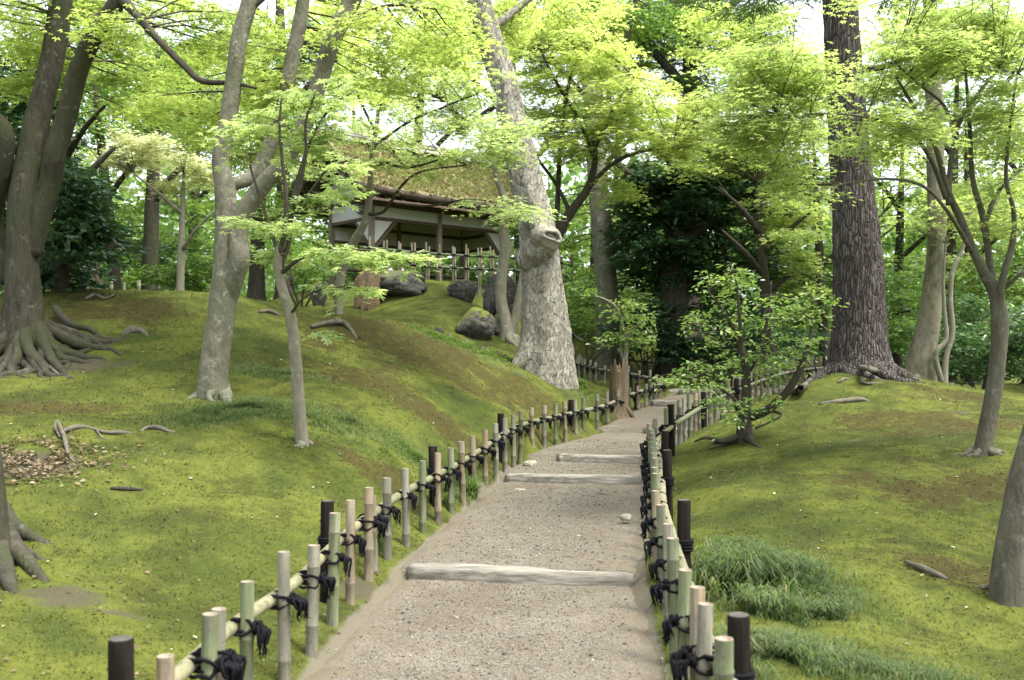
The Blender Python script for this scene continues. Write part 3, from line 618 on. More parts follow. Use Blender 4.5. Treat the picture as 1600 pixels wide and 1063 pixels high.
# posts, beams
FA, FB, B1, B2 = .85, 5.2, .70, 2.5
for a, b in ((FA, B1), (2.95, B1), (FB, B1), (FA, B2), (2.95, B2), (FB, B2)):
    z0 = TZ(*L(a, b, 0)[:2, None], detail=False)[0]; bar('post', L(a, b, z0 - .1), L(a, b, 5.40), .12, .12, 'timber_grey', up=(UA[0], UA[1], 0))
for b in (B1, B2):
    bar('beam', L(FA - .6, b, 5.46), L(FB + .6, b, 5.46), .12, .12, 'timber_old'); bar('beam', L(FA + .06, b, 5.10), L(FB - .06, b, 5.10), .09, .085, 'timber_old')
for a in (FA, FB):
    bar('beam', L(a, B1 - .4, 5.565), L(a, B2 + .4, 5.565), .11, .09, 'timber_old'); bar('beam', L(a, B1 + .06, 5.10), L(a, B2 - .06, 5.10), .09, .085, 'timber_old')
def panel(pts, th=.05, name='plaster_panel', m='plaster'):
    pts = np.array(pts); nrm = unit(np.cross(pts[1] - pts[0], pts[2] - pts[0])) * th / 2; k = len(pts)
    sides = np.array([[i, (i + 1) % k, k + (i + 1) % k, k + i] for i in range(k)])
    return build(name, MB().add(np.vstack([pts - nrm, pts + nrm]), np.array([list(range(k))[::-1]]), np.array([list(range(k, 2 * k))]), sides), M[m], pav, smooth=False)
for a0, a1 in ((FA + .06, 2.89), (3.01, FB - .06)):
    for b in (B1, B2): panel([L(a0, b, 5.145), L(a1, b, 5.145), L(a1, b, 5.40), L(a0, b, 5.40)])
    panel([L(a0, B2, 4.72), L(a1, B2, 4.72), L(a1, B2, 5.055), L(a0, B2, 5.055)]); bar('beam', L(a0, B2, 4.68), L(a1, B2, 4.68), .07, .07, 'timber_old')
panel([L(FB, B1 + .06, 4.75), L(FB, B2 - .06, 4.75), L(FB, B2 - .06, 5.055), L(FB, B1 + .06, 5.055)]); bar('beam', L(FB, B1 + .06, 4.71), L(FB, B2 - .06, 4.71), .07, .07, 'timber_old')
for a in (FA, FB): panel([L(a, B1 + .06, 5.145), L(a, B2 - .06, 5.145), L(a, B2 - .06, 5.515), L(a, B1 + .06, 5.515)])
for a in (FA - .02, FB + .02): panel([L(a, .35, 5.62), L(a, BD - .35, 5.62), L(a, BD / 2 + .1, 6.75), L(a, BD / 2 - .1, 6.75)])       # gable triangles
for a, s in ((FA + .06, 1), (FB - .06, -1)):
    panel([L(a, B1, 5.055), L(a, B1, 4.45), L(a + s * .55, B1, 5.055)]); bar('brace', L(a + s * .02, B1, 4.36), L(a + s * .66, B1, 5.06), .06, .08, 'timber_old')
panel([L(FA, B1 + .06, 4.5), L(FA, B1 + .62, 5.055), L(FA, B1 + .06, 5.055)]); bar('brace', L(FA, B1 + .04, 4.42), L(FA, B1 + .7, 5.06), .06, .08, 'timber_old')
# carved plaque hung in the gable
pl_c = L(FA - .12, .95, 5.50); an = np.linspace(0, 2 * math.pi, 22, endpoint=False); pd = np.array((VB[0], VB[1], 0)); nrm = np.array((-UA[0], -UA[1], 0))
rim = np.array([pl_c + pd * math.cos(t) * .24 * (1 + .07 * math.cos(5 * t)) + np.array((0, 0, 1)) * math.sin(t) * .31 for t in an])
mbp = MB().add(np.vstack([rim, rim + nrm * .05]), np.array([list(range(22))[::-1]]), np.array([list(range(22, 44))]), np.array([[i, (i + 1) % 22, 22 + (i + 1) % 22, 22 + i] for i in range(22)]))
plq = build('plaque', mbp, M['plaque'], pav, smooth=False)
mk = MB()
for r_ in range(6):
    for c2 in range(3):
        p0 = pl_c + nrm * .055 + pd * (-.12 + c2 * .12 + random.uniform(-.02, .02)) + np.array((0, 0, .2 - r_ * .08)); mk.add(*tube(smooth_path([(*p0, .008), (*(p0 + pd * .05 + np.array((0, 0, random.uniform(-.05, .05)))), .01), (*(p0 + pd * .07 + np.array((0, 0, random.uniform(-.06, .03)))), .006)], .02), 5))
build('carved_mark', mk, M['plaque_mark'], plq)
bar('sign_board', L(FA - .2, .62, 5.72), L(FA - .2, .62, 5.98), .16, .04, 'plaster', up=(UA[0], UA[1], 0))
# low stone plinth and bench inside
zf = 3.42
bar('bench_seat', L(FA + .2, B2 - .3, 3.95), L(FB - .2, B2 - .3, 3.95), .4, .06, 'timber_grey')

# ------------------------------------------------------------------ bamboo fences
def bamboo_mesh(name, mat, r, h, under, nodes, seg=12, taper=.95):
    zs, rs, nring = [-under], [r], []
    for nz in sorted(nodes):
        if -under < nz < h - .03: zs += [nz - .012, nz - .003, nz + .004, nz + .012]; rs += [r, r * 1.09, r * 1.10, r]; nring.append(len(zs) - 3)
    zs += [h - .004, h]; rs += [r * .99, r * .96]
    p = np.c_[np.zeros(len(zs)), np.zeros(len(zs)), zs, np.array(rs) * np.linspace(1, taper, len(zs))]
    V, Fq, _ = tube(p, seg, cap=False); o0 = (len(zs) - 1) * seg; j = np.arange(seg); kk = (j + 1) % seg
    ring = V[o0:o0 + seg]; inner = ring * (.8, .8, 1); deep = inner - (0, 0, .006)
    rowi = np.arange(len(Fq)) // seg; isn = np.isin(rowi, nring); mb = MB().add(V, Fq[~isn]); mb.Fs.append((Fq[isn], 2)); mb.tint.append(np.zeros(isn.sum()))
    VV = np.vstack([ring, inner, deep, [[0, 0, h - .006]]])
    mb.add(VV, np.stack([j, kk, seg + kk, seg + j], 1), np.stack([seg + j, seg + kk, 2 * seg + kk, 2 * seg + j], 1), np.stack([2 * seg + j, 2 * seg + kk, np.full(seg, 3 * seg)], 1), mat=1)
    return mb.mesh(name, [M[mat], M['bamboo_cut'], M['bamboo_node']])
STK = []
for mname in ('bamboo_green', 'bamboo_tan', 'bamboo_grey'):
    for kv in range(2): STK.append((mname, bamboo_mesh('stake', mname, .031 + .002 * kv, .6, .35, [.09 + .1 * kv, .36 + .13 * kv, -.1])))
def post_mesh(r=.042, h=.66):
    p = np.array([(0, 0, -.35, r), (0, 0, .2, r), (.002, 0, .45, r * .98), (0, 0, h - .012, r * .97), (0, 0, h, r * .86)])
    V, Fq, Ft = tube(p, 14, bark_disp(.06, fs=14, vert=6, seed=3)); mb = MB().add(V, Fq, Ft[:14]); mb.add(V, Ft[14:], mat=1); return mb.mesh('post', [M['post'], M['post_top']])
POST = post_mesh()
def knot_mesh(seed, r=.0088, scale=1.0):
    g = np.random.default_rng(seed); mb = MB()
    def rope(pts, rad, sg=5, st=.02): mb.add(*tube(smooth_path(np.c_[np.array(pts, float), rad], st), sg, bark_disp(.35, fs=60, seed=seed)))
    for sgn in (1, -1):
        for off in (-.009, .009):
            t = np.linspace(0, 2 * math.pi, 15); w = np.array((0, .72, .70 * sgn))
            c = np.stack([-.033 + .074 * np.cos(t), np.zeros(15), np.zeros(15)], 1) + w[None] * (.044 * np.sin(t) + off)[:, None] + g.normal(size=(15, 3)) * .004
            rope(c, np.full(15, r))
    k0 = np.array((.052, .012, .006))
    for _ in range(5):
        t = np.linspace(0, 5.6, 9); a, b = unit(g.normal(size=3)), unit(g.normal(size=3)); c = k0 + a * np.cos(t)[:, None] * .024 + b * np.sin(t)[:, None] * .024; rope(c, np.full(9, r * 1.1))
    for q_ in range(7):                                                   # loops and frayed tails hanging down
        ln = g.uniform(.045, .115); dx, dy = g.uniform(.005, .06), g.uniform(-.03, .05)
        e = k0 + (dx, dy, -ln)
        rope([k0, k0 + (dx * .9 + .015, dy * .7, -.012), k0 + (dx * 1.15, dy * 1.05, -ln * .55), e], [r, r * 1.1, r, r * .7])
        if q_ < 5:
            for _ in range(4): rope([e + (0, 0, .012), e + g.normal(size=3) * .008 + (0, 0, -.012), e + g.normal(size=3) * .014 + (0, 0, -.028)], [r * .5, r * .35, .0015], 3)
    for q_ in range(2):
        t = np.linspace(-.4, math.pi + .4, 9); wd = g.uniform(.018, .03); ln = g.uniform(.05, .09)
        c = k0 + np.stack([.02 + .012 * np.sin(t), wd * np.cos(t) + .012 * (q_ * 2 - 1), -ln * np.clip(np.sin(t), -.1, 1)], 1); rope(c, np.full(9, r))
    me = mb.mesh('rope_knot', M['rope']); return me
KNOTS = [knot_mesh(s) for s in (3, 5, 8, 13)]
SMALLK = MB()
for zz in (-.014, .014): SMALLK.add(*tube(np.c_[np.stack([-.03 + .07 * np.cos(np.linspace(0, 6.28, 9)), .04 * np.sin(np.linspace(0, 6.28, 9)), zz + .02 * np.sin(np.linspace(0, 6.28, 9))], 1), np.full(9, .013)], 4, cap=False))
SMALLK.add(*tube(np.array([(.045, 0, .02, .014), (.055, .01, -.02, .016), (.05, .012, -.08, .006)]), 5))
SMALLK = SMALLK.mesh('rope_knot', M['rope'])
WRAP = MB()
for zz in (0, .02, -.02, .035): WRAP.add(*tube(np.c_[np.stack([.049 * np.cos(np.linspace(0, 6.4, 18)), .049 * np.sin(np.linspace(0, 6.4, 18)), np.full(18, zz)], 1), np.full(18, .010)], 5, bark_disp(.3, fs=60)))
WRAP = WRAP.mesh('rope_wrap', M['rope'])

def interp_line(pts, n=400):
    p = smooth_path(np.c_[np.array(pts, float), np.full(len(pts), .03)], .05)[:, :3]; return p
def rail_part(root, line, off, h, s0, s1, r, mat, name='rail', node=.32, taper=.9):
    """bamboo pole along the line between arc lengths s0 and s1"""
    S = np.concatenate([[0], np.cumsum(np.linalg.norm(np.diff(line, axis=0), axis=1))]); ss = np.arange(s0, s1, .04); T = unit(np.gradient(line, axis=0))
    c = np.stack([np.interp(ss, S, line[:, k]) for k in range(3)], 1); t = np.stack([np.interp(ss, S, T[:, k]) for k in range(3)], 1)
    k = np.ones(9) / 9; z = np.convolve(np.pad(c[:, 2], 4, mode='edge'), k, 'valid'); c[:, 2] = z + h
    c[:, 0] += t[:, 1] * off; c[:, 1] -= t[:, 0] * off
    rr = r * np.linspace(1, taper, len(ss)) * (1 + .07 * np.exp(-(((ss - s0 + .1) % node - node / 2) / .014) ** 2))
    rr[0] *= .97; mb = MB().add(*tube(np.c_[c, rr], 12)); return build(name, mb, M[mat], root)
def make_fence(label, line, stakes, side, group, rails=(.38,), rail_r=.033, rail_mat=('bamboo_rail',), splits=4.2, knots=True, posts=(), stake_scale=1.0, variants=None, origin=None, stake_r=.031):
    """line: dense xyz polyline on the ground; stakes: (arc length, height above ground, variant); side +1: path lies to the right of the line's direction"""
    S = np.concatenate([[0], np.cumsum(np.linalg.norm(np.diff(line, axis=0), axis=1))]); T = unit(np.gradient(line * (1, 1, 0), axis=0))
    root = thing('bamboo_fence', label, 'fence', line[len(line) // 2] if origin is None else origin, group)
    base = world_loc(root)
    for i, (s, h, vi) in enumerate(stakes):
        c = np.array([np.interp(s, S, line[:, k]) for k in range(3)]); t = np.array([np.interp(s, S, T[:, k]) for k in range(3)])
        vs = variants or STK; me = vs[vi % len(vs)][1]; o = link('stake', me, root)
        o.location = Vector(c + (0, 0, h - .6 * stake_scale) - base); ang = math.atan2(-t[0] * side, t[1] * side)
        o.rotation_euler = (random.uniform(-.03, .03), random.uniform(-.03, .03), ang + random.uniform(-.15, .15))
        if stake_scale != 1: o.scale = (stake_scale,) * 3
        if knots:
            for rh in rails:
                kn = link('rope_knot', KNOTS[i % 4] if knots == True else SMALLK, o); kn.location = (0, 0, (rh - h) / stake_scale + .6); kn.rotation_euler = (random.uniform(-.25, .25), 0, random.uniform(-.2, .2)); kn.scale = (random.uniform(.80, .92),) * 3
                if knots != True: kn.scale = (knots,) * 3
    tot = S[-1] - .02
    for ri, rh in enumerate(rails):
        nseg = max(1, round(tot / splits))
        for k in range(nseg): rail_part(root, line, -side * (stake_r + rail_r + .002), rh, tot * k / nseg, tot * (k + 1) / nseg - .0, rail_r, rail_mat[(k + ri) % len(rail_mat)])
    for s, h, off in posts:
        c = np.array([np.interp(s, S, line[:, k]) for k in range(3)]); t = np.array([np.interp(s, S, T[:, k]) for k in range(3)])
        c = c + np.array((t[1], -t[0], 0)) * (-side * off); z = TZ([c[0]], [c[1]])[0]; o = link('post', POST, root); o.location = Vector((c[0], c[1], c[2] + h - .66) - base)
        o.rotation_euler = (random.uniform(-.03, .03), random.uniform(-.03, .03), random.uniform(0, 6))
        w = link('rope_wrap', WRAP, o); w.location = (0, 0, .66 - h + rails[0])
    return root
def on_line(line, px=None, y=None):
    S = np.concatenate([[0], np.cumsum(np.linalg.norm(np.diff(line, axis=0), axis=1))])
    if y is not None: j = np.abs(line[:, 1] - y).argmin()
    else: j = np.abs(HX + line[:, 0] / line[:, 1] * F - px).argmin()
    return S[j], line[j]
lineL = interp_line(np.vstack([[-1.16, 2.2, 0], LF]))
LST = [(140, None, 1), (263, 1023, 2), (323, 958, 0), (336, 951, 4), (385, 910, 0), (443, 863, 4), (485, 852, 5), (520, 802, 1), (548, 782, 2), (576, 762, 3), (586, 775, 4), (605, 747, 5), (634, 732, 4), (660, 720, 0),
       (684, 708, 2), (704, 700, 0), (723, 690, 3), (741, 681, 2), (758, 672, 2), (776, 662, 5), (788, 654, 4), (803, 648, 4), (813, 642, 1), (831, 637, 3), (850, 634, 5), (868, 630, 0), (883, 627, 3), (899, 625, 4), (912, 621, 0),
       (933, 616, 5), (950, 612, 4), (966, 609, 5), (982, 606, 0), (998, 603, 3), (1009, 600, 1), (1017, 599, 4), (1023, 598, 0), (1029, 592, 2), (1033, 588, 3)]
st = []
for px, py, vi in LST:
    s, c = on_line(lineL, px); h = .57 if py is None else (CZ - (py - HY) / F * c[1]) - c[2]; st.append((s, float(np.clip(h, .44, .68)), vi))
pst = [(on_line(lineL, px)[0], h, .12) for px, h in ((246, .62), (541, .64), (699, .63), (797, .62), (903, .58), (1003, .55))]
make_fence('long bamboo fence with black rope knots along the mossy mound, left of the path', lineL, st, 1, 'bamboo fences edging the path', posts=pst, rail_mat=('bamboo_rail', 'bamboo_rail', 'bamboo_green', 'bamboo_grey', 'bamboo_grey'))
lineR = interp_line(RF)
st = [(on_line(lineR, y=y)[0], h, vi) for y, h, vi in ((2.75, .6, 4), (3.35, .61, 1), (3.86, .60, 4), (3.93, .64, 2), (4.47, .61, 0), (5.2, .62, 1), (5.7, .60, 4), (6.3, .61, 0), (6.9, .59, 2), (7.4, .62, 1), (7.9, .6, 0), (8.4, .61, 4),
      (8.9, .6, 0), (9.4, .6, 5), (9.9, .61, 1), (10.4, .6, 0), (10.9, .6, 4), (11.4, .6, 1), (11.9, .61, 3), (12.4, .6, 5), (12.9, .62, 0))]
pst = [(on_line(lineR, y=y)[0], h, o) for y, h, o in ((3.62, .62, .11), (6.2, .66, .12), (8.7, .65, .12), (11.0, .62, .13), (12.95, .66, .06))]
make_fence('bamboo fence seen nearly end on, right of the path beside the grass clumps', lineR, st, -1, 'bamboo fences edging the path', posts=pst)
lineR2 = interp_line(RF2)
S2_ = on_line(lineR2, y=21.4)[0]; st = [(x, random.uniform(.57, .64), int(random.random() * 6)) for x in np.arange(.25, S2_, .36)]
make_fence('bamboo fence turning right behind the broadleaf shrub, beyond the corner post', lineR2, st, -1, 'bamboo fences edging the path', posts=[(1.9, .6, .1), (4.0, .6, .1)], rail_mat=('bamboo_green', 'bamboo_grey'))
def gline(rows): a = np.array([P(*r) for r in rows]); a[:, 2] = TZ(a[:, 0], a[:, 1]); return interp_line(a)
ln = np.array([(2.9, 20, .70), (2.75, 20.8, .80), (2.35, 21.6, .92), (1.9, 22.4, 1.0), (1.55, 23.8, 1.1), (1.2, 25, 1.2)]); ln[:, 2] = np.maximum(TZ(ln[:, 0], ln[:, 1]), ln[:, 2]); lineU = interp_line(ln)
st = [(x, random.uniform(.5, .6), int(random.random() * 6)) for x in np.arange(.3, 5.0, .42)]
make_fence('short bamboo fence behind the rotten stump, curving back towards the pale old trunk', lineU, st, -1, 'bamboo fences edging the path', posts=[(1.6, .58, .1)], rail_mat=('bamboo_grey',))
lineB = gline([(890, 605, 27), (960, 604, 26.5), (1040, 603, 26), (1110, 602, 26), (1190, 601, 26.5)])
st = [(x, random.uniform(.5, .66), int(random.random() * 6)) for x in np.arange(.1, 4.9, .42)]
make_fence('far thin bamboo fence below the dark evergreen, at the back of the bend', lineB, st, 1, 'bamboo fences edging the path', posts=[(.9, .6, .1)], rail_mat=('bamboo_grey',))
# fence in front of the pavilion: taller stakes, two dark green rails
STKP = [('tan', bamboo_mesh('stake', 'bamboo_tan', .024, .6, .6, [.2, -.1], 8)), ('grey', bamboo_mesh('stake', 'bamboo_grey', .024, .6, .6, [.35, 0], 8))]
lp = np.array([L(a, -.75 - .02 * a, 0) for a in (-.35, 1.2, 2.8, 4.2, 5.6, 6.4)]); lp[:, 2] = [3.42, 3.42, 3.45, 3.5, 3.5, 3.4]; lineP = interp_line(lp)
st = []
for x in np.arange(.15, 6.6, .40):
    st.append((x, random.uniform(.93, 1.03), int(x * 10)))
    if random.random() < .6: st.append((x + .075, random.uniform(.9, 1.0), int(x * 10) + 1))
make_fence('tall bamboo fence with two dark green rails in front of the pavilion', lineP, st, 1, 'fences round the pavilion', rails=(.74, .42), rail_r=.030, rail_mat=('bamboo_deep',), knots=.7, variants=STKP, splits=9, stake_r=.024)
# low stake rows showing over the crest
def stake_row(label, rows, h, group):
    root = thing('stake_row', label, 'fence', G(*rows[0]), group); base = world_loc(root)
    for i, (px, py, d, hh) in enumerate([(r[0], r[1], r[2], r[3]) for r in rows]):
        p = P(px, py, d); z = TZ([p[0]], [p[1]])[0]; o = link('stake', STK[(i * 5) % 6][1], root); top = max(p[2], z + .1); o.location = Vector((p[0], p[1], top - .6) - base)
        o.rotation_euler = (random.uniform(-.05, .05), random.uniform(-.05, .05), 0)
    return root
def stake_row(label, rows, group):
    p0 = P(*rows[0]); root = thing('stake_row', label, 'fence', (p0[0], p0[1], TZ([p0[0]], [p0[1]])[0]), group); base = world_loc(root); tops = []
    for i, r in enumerate(rows):
        p = P(*r); z = TZ([p[0]], [p[1]])[0]; o = link('stake', STK[(i * 5) % 6][1], root); top = max(p[2], z + .12); o.location = Vector(np.array((p[0], p[1], top - .6)) - base); tops.append((p[0], p[1], min(z + .1, top - .15)))
    line = interp_line(tops); rail_part(root, line, .05, 0, 0, np.linalg.norm(np.diff(line, axis=0), axis=1).sum() - .03, .022, 'bamboo_grey')
stake_row('row of short bamboo stakes peeking over the mossy crest beside the dark slanting trunks', [(66, 449, 17), (84, 449, 17), (112, 447, 17), (135, 447, 17.2), (154, 445, 17.4), (174, 440, 17.6), (194, 441, 17.8), (217, 438, 18)], 'low stakes behind the mound')
stake_row('row of short stakes below the mossy rocks, left of the pale old trunk', [(702, 541, 17.4), (728, 546, 17.5), (754, 549, 17.6), (761, 553, 17.6), (777, 551, 17.8), (790, 556, 17.9)], 'low stakes behind the mound')

# ------------------------------------------------------------------ log steps
def make_log(i, y, rise, c0, c1, label, peg=None, tilt=0.):
    s = s_at(y); x0, y0 = path_pt(s, c0); x1, y1 = path_pt(s, c1); zt = path_z(s + .05) + .008; hgt = rise + .08
    n = max(12, int((c1 - c0) / .05)); t = np.linspace(0, 1, n); cx, cy = x0 + (x1 - x0) * t, y0 + (y1 - y0) * t + .03 * np.sin(t * 5 + i)
    a, b = .062, hgt / 2; prof = np.array([(math.copysign(abs(math.cos(w)) ** .55, math.cos(w)) * a, math.copysign(abs(math.sin(w)) ** .55, math.sin(w)) * b) for w in np.linspace(0, 2 * math.pi, 16, endpoint=False)])
    V = []
    for k in range(n):
        e = 1 - .12 * (k in (0, n - 1)); pt = np.c_[np.full(16, cx[k]), cy[k] + prof[:, 0] * e, zt - b + prof[:, 1] * e + tilt * (t[k] - .5)]; V.append(pt)
    V = np.vstack(V); nz = fbm(V * (2.5, 9, 9) + i * 5, 4); V += np.c_[np.zeros(len(V)), nz * .016, nz * .014]
    j = np.arange(16); kk = (j + 1) % 16; ii_ = np.arange(n - 1)[:, None] * 16; Fq = np.stack([ii_ + j, ii_ + 16 + j, ii_ + 16 + kk, ii_ + kk], -1).reshape(-1, 4)
    root = thing('log_step', label, 'step', (cx[n // 2], cy[n // 2], zt - hgt), 'log steps across the path')
    build('log', MB().add(V, Fq, np.array([list(range(16))]), np.array([list(range((n - 1) * 16 + 15, (n - 1) * 16 - 1, -1))])), M['log'], root)
    for pc in (peg or []):
        px_, py_ = path_pt(s - .11, pc); o = build('peg', MB().add(*tube(np.array([(px_, py_, zt - hgt - .1, .033), (px_, py_, zt - .03, .033), (px_, py_, zt - .02, .026)]), 10, bark_disp(.05, fs=20))), M['log'], root)
make_log(1, LOGS[0][0], LOGS[0][1], -.78, .79, 'nearest weathered log step lying across the gravel, split at its end', tilt=-.03)
make_log(2, LOGS[1][0], LOGS[1][1], -.80, .80, 'long pale log step just beyond the open gravel stretch, second from the camera')
make_log(3, LOGS[2][0], LOGS[2][1], -.42, .85, 'thick rounded log step with a peg standing against its end', peg=[-.36])
make_log(4, LOGS[3][0], LOGS[3][1], -.1, .85, 'short log step before the bend where the fences draw together')
make_log(5, LOGS[4][0], LOGS[4][1], -.75, .85, 'thin flat log step on the bend between the fence ends')
make_log(6, LOGS[5][0], LOGS[5][1], -.85, .75, 'farthest log step, at the top of the bend')

# ------------------------------------------------------------------ rocks
def rock(px, py, d, wx, hz, dy, mat, label, seed, sink=.15, sub=4, name='garden_rock', group='rocks on the mossy hillside', sharp=.22, cat='rock', world=None):
    import bmesh
    bm = bmesh.new(); bmesh.ops.create_icosphere(bm, subdivisions=sub, radius=1); V = np.array([v.co[:] for v in bm.verts]); Fc = np.array([[v.index for v in f.verts] for f in bm.faces]); bm.free()
    n = fbm(V * 1.3 + seed * 3.1, 3); n2 = fbm(V * 4 + seed, 3); cr = np.abs(perlin(V * 2.1 + seed * 1.7)); Vn = V * (1 + sharp * n + .05 * n2 - .18 * (cr < .08))[:, None]
    if sharp > .2:
        g = np.random.default_rng(seed)
        for _ in range(9):
            nn = unit(g.normal(size=3)); dd = Vn @ nn; lim = g.uniform(.62, .86); Vn -= nn[None] * np.clip(dd - lim, 0, None)[:, None] * .85
    p = P(px, py, d) if world is None else np.array(world); z = p[2] if world is not None else p[2]
    Vw = Vn * (wx / 2, dy / 2, hz / 2) + p; root = build(name, MB().add(Vw, Fc), M[mat], smooth=True, origin=(p[0], p[1], p[2] - hz / 2)); return tag(root, label, cat, group)
def prock(x0, y0, x1, y1, d, mat, label, seed, depth=.8, **k):
    w, h = (x1 - x0) * d / F, (y1 - y0) * d / F; g = .3 * h
    rock((x0 + x1) / 2, (y0 + y1) / 2 + g / 2 * F / d, d, w * 1.06, h + g, w * depth, mat, label, seed, **k)
prock(548, 404, 594, 496, 22, 'rock_orange', 'tall upright rusty orange stone in front of the pavilion fence', 4)
prock(583, 420, 668, 462, 22.3, 'rock_dark', 'long dark boulder leaning beside the upright orange stone', 9)
prock(698, 436, 746, 466, 22.3, 'rock_dark', 'small flat dark rock below the pavilion fence between two boulders', 12)
prock(756, 424, 810, 486, 20.8, 'rock_dark', 'black leaning boulder behind the twin stems', 15)
prock(711, 484, 776, 530, 19.6, 'rock_moss', 'mossy topped grey boulder lowest on the slope, left of the twin stems', 21)
prock(765, 490, 792, 528, 19.9, 'rock_moss', 'small mossy rock wedged between the grey boulder and the twin stems', 23)
prock(482, 439, 513, 474, 20.8, 'rock_moss', 'small brown rock on the slope left of the upright orange stone', 27)
prock(678, 509, 694, 525, 18.7, 'rock_dark', 'small dark stone sunk in moss left of the grey boulder', 29)
prock(898, 553, 914, 574, 25, 'rock_pale', 'pale stone showing behind the base of the pale old trunk', 31)
prock(925, 520, 975, 562, 28, 'rock_moss', 'low mossy rock at the foot of the straight grey trunk', 33)
prock(1030, 606, 1078, 620, 22, 'rock_pale', 'flat pale stone slab at the end of the visible path', 35)
prock(816, 718, 842, 731, 12.5, 'rock_pale', 'pale pebble sized stone beside the second log step at the fence foot', 41, sub=3, group='loose stones on the path')
prock(798, 763, 826, 773, 11.0, 'rock_pale', 'flat tan stone half buried in the gravel below the second step', 43, sub=3, group='loose stones on the path')
prock(1000, 902, 1034, 918, 6.95, 'rock_moss', 'grey stone by the end of the nearest log step', 45, sub=3, group='loose stones on the path')
prock(968, 802, 990, 812, 8.9, 'rock_pale', 'small round white stone near the right fence on the gravel', 47, sub=3, group='loose stones on the path')
prock(36, 748, 60, 760, 7.6, 'rock_dark', 'small dark stone by the bark mulch at the foot of the near trunk', 49, sub=3, group='rocks on the mossy hillside')

# ------------------------------------------------------------------ trees
def gbase(px, py): return G(px, py)
def roots_radial(t, c, n, r0, ln, mat, seed, a0=0., a1=2 * math.pi, h0=.25, wob=.35, seg=8):
    """buttress roots running out from a trunk and down into the ground"""
    g = np.random.default_rng(seed)
    for k in range(n):
        a = a0 + (a1 - a0) * (k + g.uniform(.1, .9)) / n; l = ln * g.uniform(.6, 1.25); rows = []; ang = a
        for q_, tt in enumerate(np.linspace(0, 1, 7)):
            ang += g.normal() * wob * .4; o_ = r0 * (.28 + .27 * min(1, tt * 3)) + l * tt; x = c[0] + math.cos(ang) * o_; y = c[1] + math.sin(ang) * o_; z = TZ([x], [y])[0]
            rr = r0 * .36 * (1 - tt) ** .8 * (.45 + .55 * min(1, tt * 4)) * g.uniform(.85, 1.15) + .012
            rows.append((x, y, z + h0 * (1 - tt) ** 3 + rr * (.35 - .9 * tt), rr))
        mb = MB().add(*tube(smooth_path(rows, .04), seg, bark_disp(.16, fs=6, seed=seed + k))); build('root', mb, mat, t.root)

# big dark tree on the left mound, with buttress roots and two stems
b = G(45, 560); t = Tree('buttressed_tree', 'big dark trunk with buttress roots on the left mound, forking into two stems', 'tree', b); D_ = b[1]
t.limb([(38, 560, D_, 74), (37, 500, D_, 58), (36, 450, D_, 51), (35, 390, D_, 47), (38, 330, D_, 50), (45, 270, D_, 46), (56, 200, D_, 39), (68, 150, D_, 36), (82, 90, D_, 35), (92, 30, D_, 34), (100, -50, D_, 30), (104, -150, D_, 22)], M['bark_brown'], 'trunk', 40, .05, bark_disp(.07, 9, .40, .5, 2.5, 3, 2), sink=.25)
p1 = t.limb([(52, 400, D_, 26), (62, 340, D_, 34), (78, 285, D_, 34), (86, 240, D_ - .1, 33), (100, 195, D_ - .1, 31), (124, 105, D_ - .2, 30), (152, 48, D_ - .3, 29), (180, 8, D_ - .4, 26), (200, -60, D_ - .5, 20)], M['bark_brown'], 'branch', 20, .06, bark_disp(.06, seed=5))
t.limb([(186, -6, D_ - .4, 22), (210, 20, D_ - .6, 14), (245, 60, D_ - .9, 12), (290, 105, D_ - 1.2, 11), (316, 127, D_ - 1.4, 9), (362, 130, D_ - 1.5, 7), (400, 138, D_ - 1.6, 4)], M['bark_dark'], 'branch', 10, .06, bark_disp(.1, seed=6))
t.limb([(20, 440, D_ + .2, 36), (-16, 350, D_ + .2, 38), (0, 260, D_ - .1, 36), (2, 205, D_ - .2, 34), (-40, 170, D_ - .3, 30)], M['bark_brown'], 'branch', 18, .06, bark_disp(.08, seed=7))
roots_radial(t, b, 20, .22, .9, M['bark_brown'], 3, R(150), R(400), h0=.5, wob=.35); roots_radial(t, b, 20, .17, .8, M['bark_brown'], 4, R(165), R(395), h0=.22, wob=.45)
t.root_tube([(95, 525, 14, .10), (120, 535, 13, .06), (150, 540, 12, .03), (166, 548, 8, -.04)], M['bark_brown']); t.root_tube([(85, 500, 13, .12), (110, 515, 11, .05), (140, 520, 9, .03), (158, 526, 6, -.03)], M['bark_brown'])
t.root_tube([(50, 570, 9, .02), (70, 576, 8, .03), (90, 586, 5, .02), (104, 588, 3, .0)], M['root'])
t.crown([bl(60, 40, D_ + .8, 110, 70, 1.4, 42), bl(220, 60, D_ + 1.6, 130, 70, 1.4, 56), bl(330, 50, D_ + .6, 90, 60, 1.2, 34), bl(60, -60, D_, 140, 50, 1.8, 24), bl(260, 150, D_ + 1.4, 90, 50, 1.0, 24), bl(150, 30, D_ - .9, 80, 24, .5, 7), bl(60, 140, D_ + 1.2, 60, 45, .8, 12), bl(-60, 60, D_, 80, 90, 1.5, 20)],
        'maple_yellow', kind='maple3', leaf=.085, spray_r=.38, per=75, twig_r=.006, tint_shift=-.16)

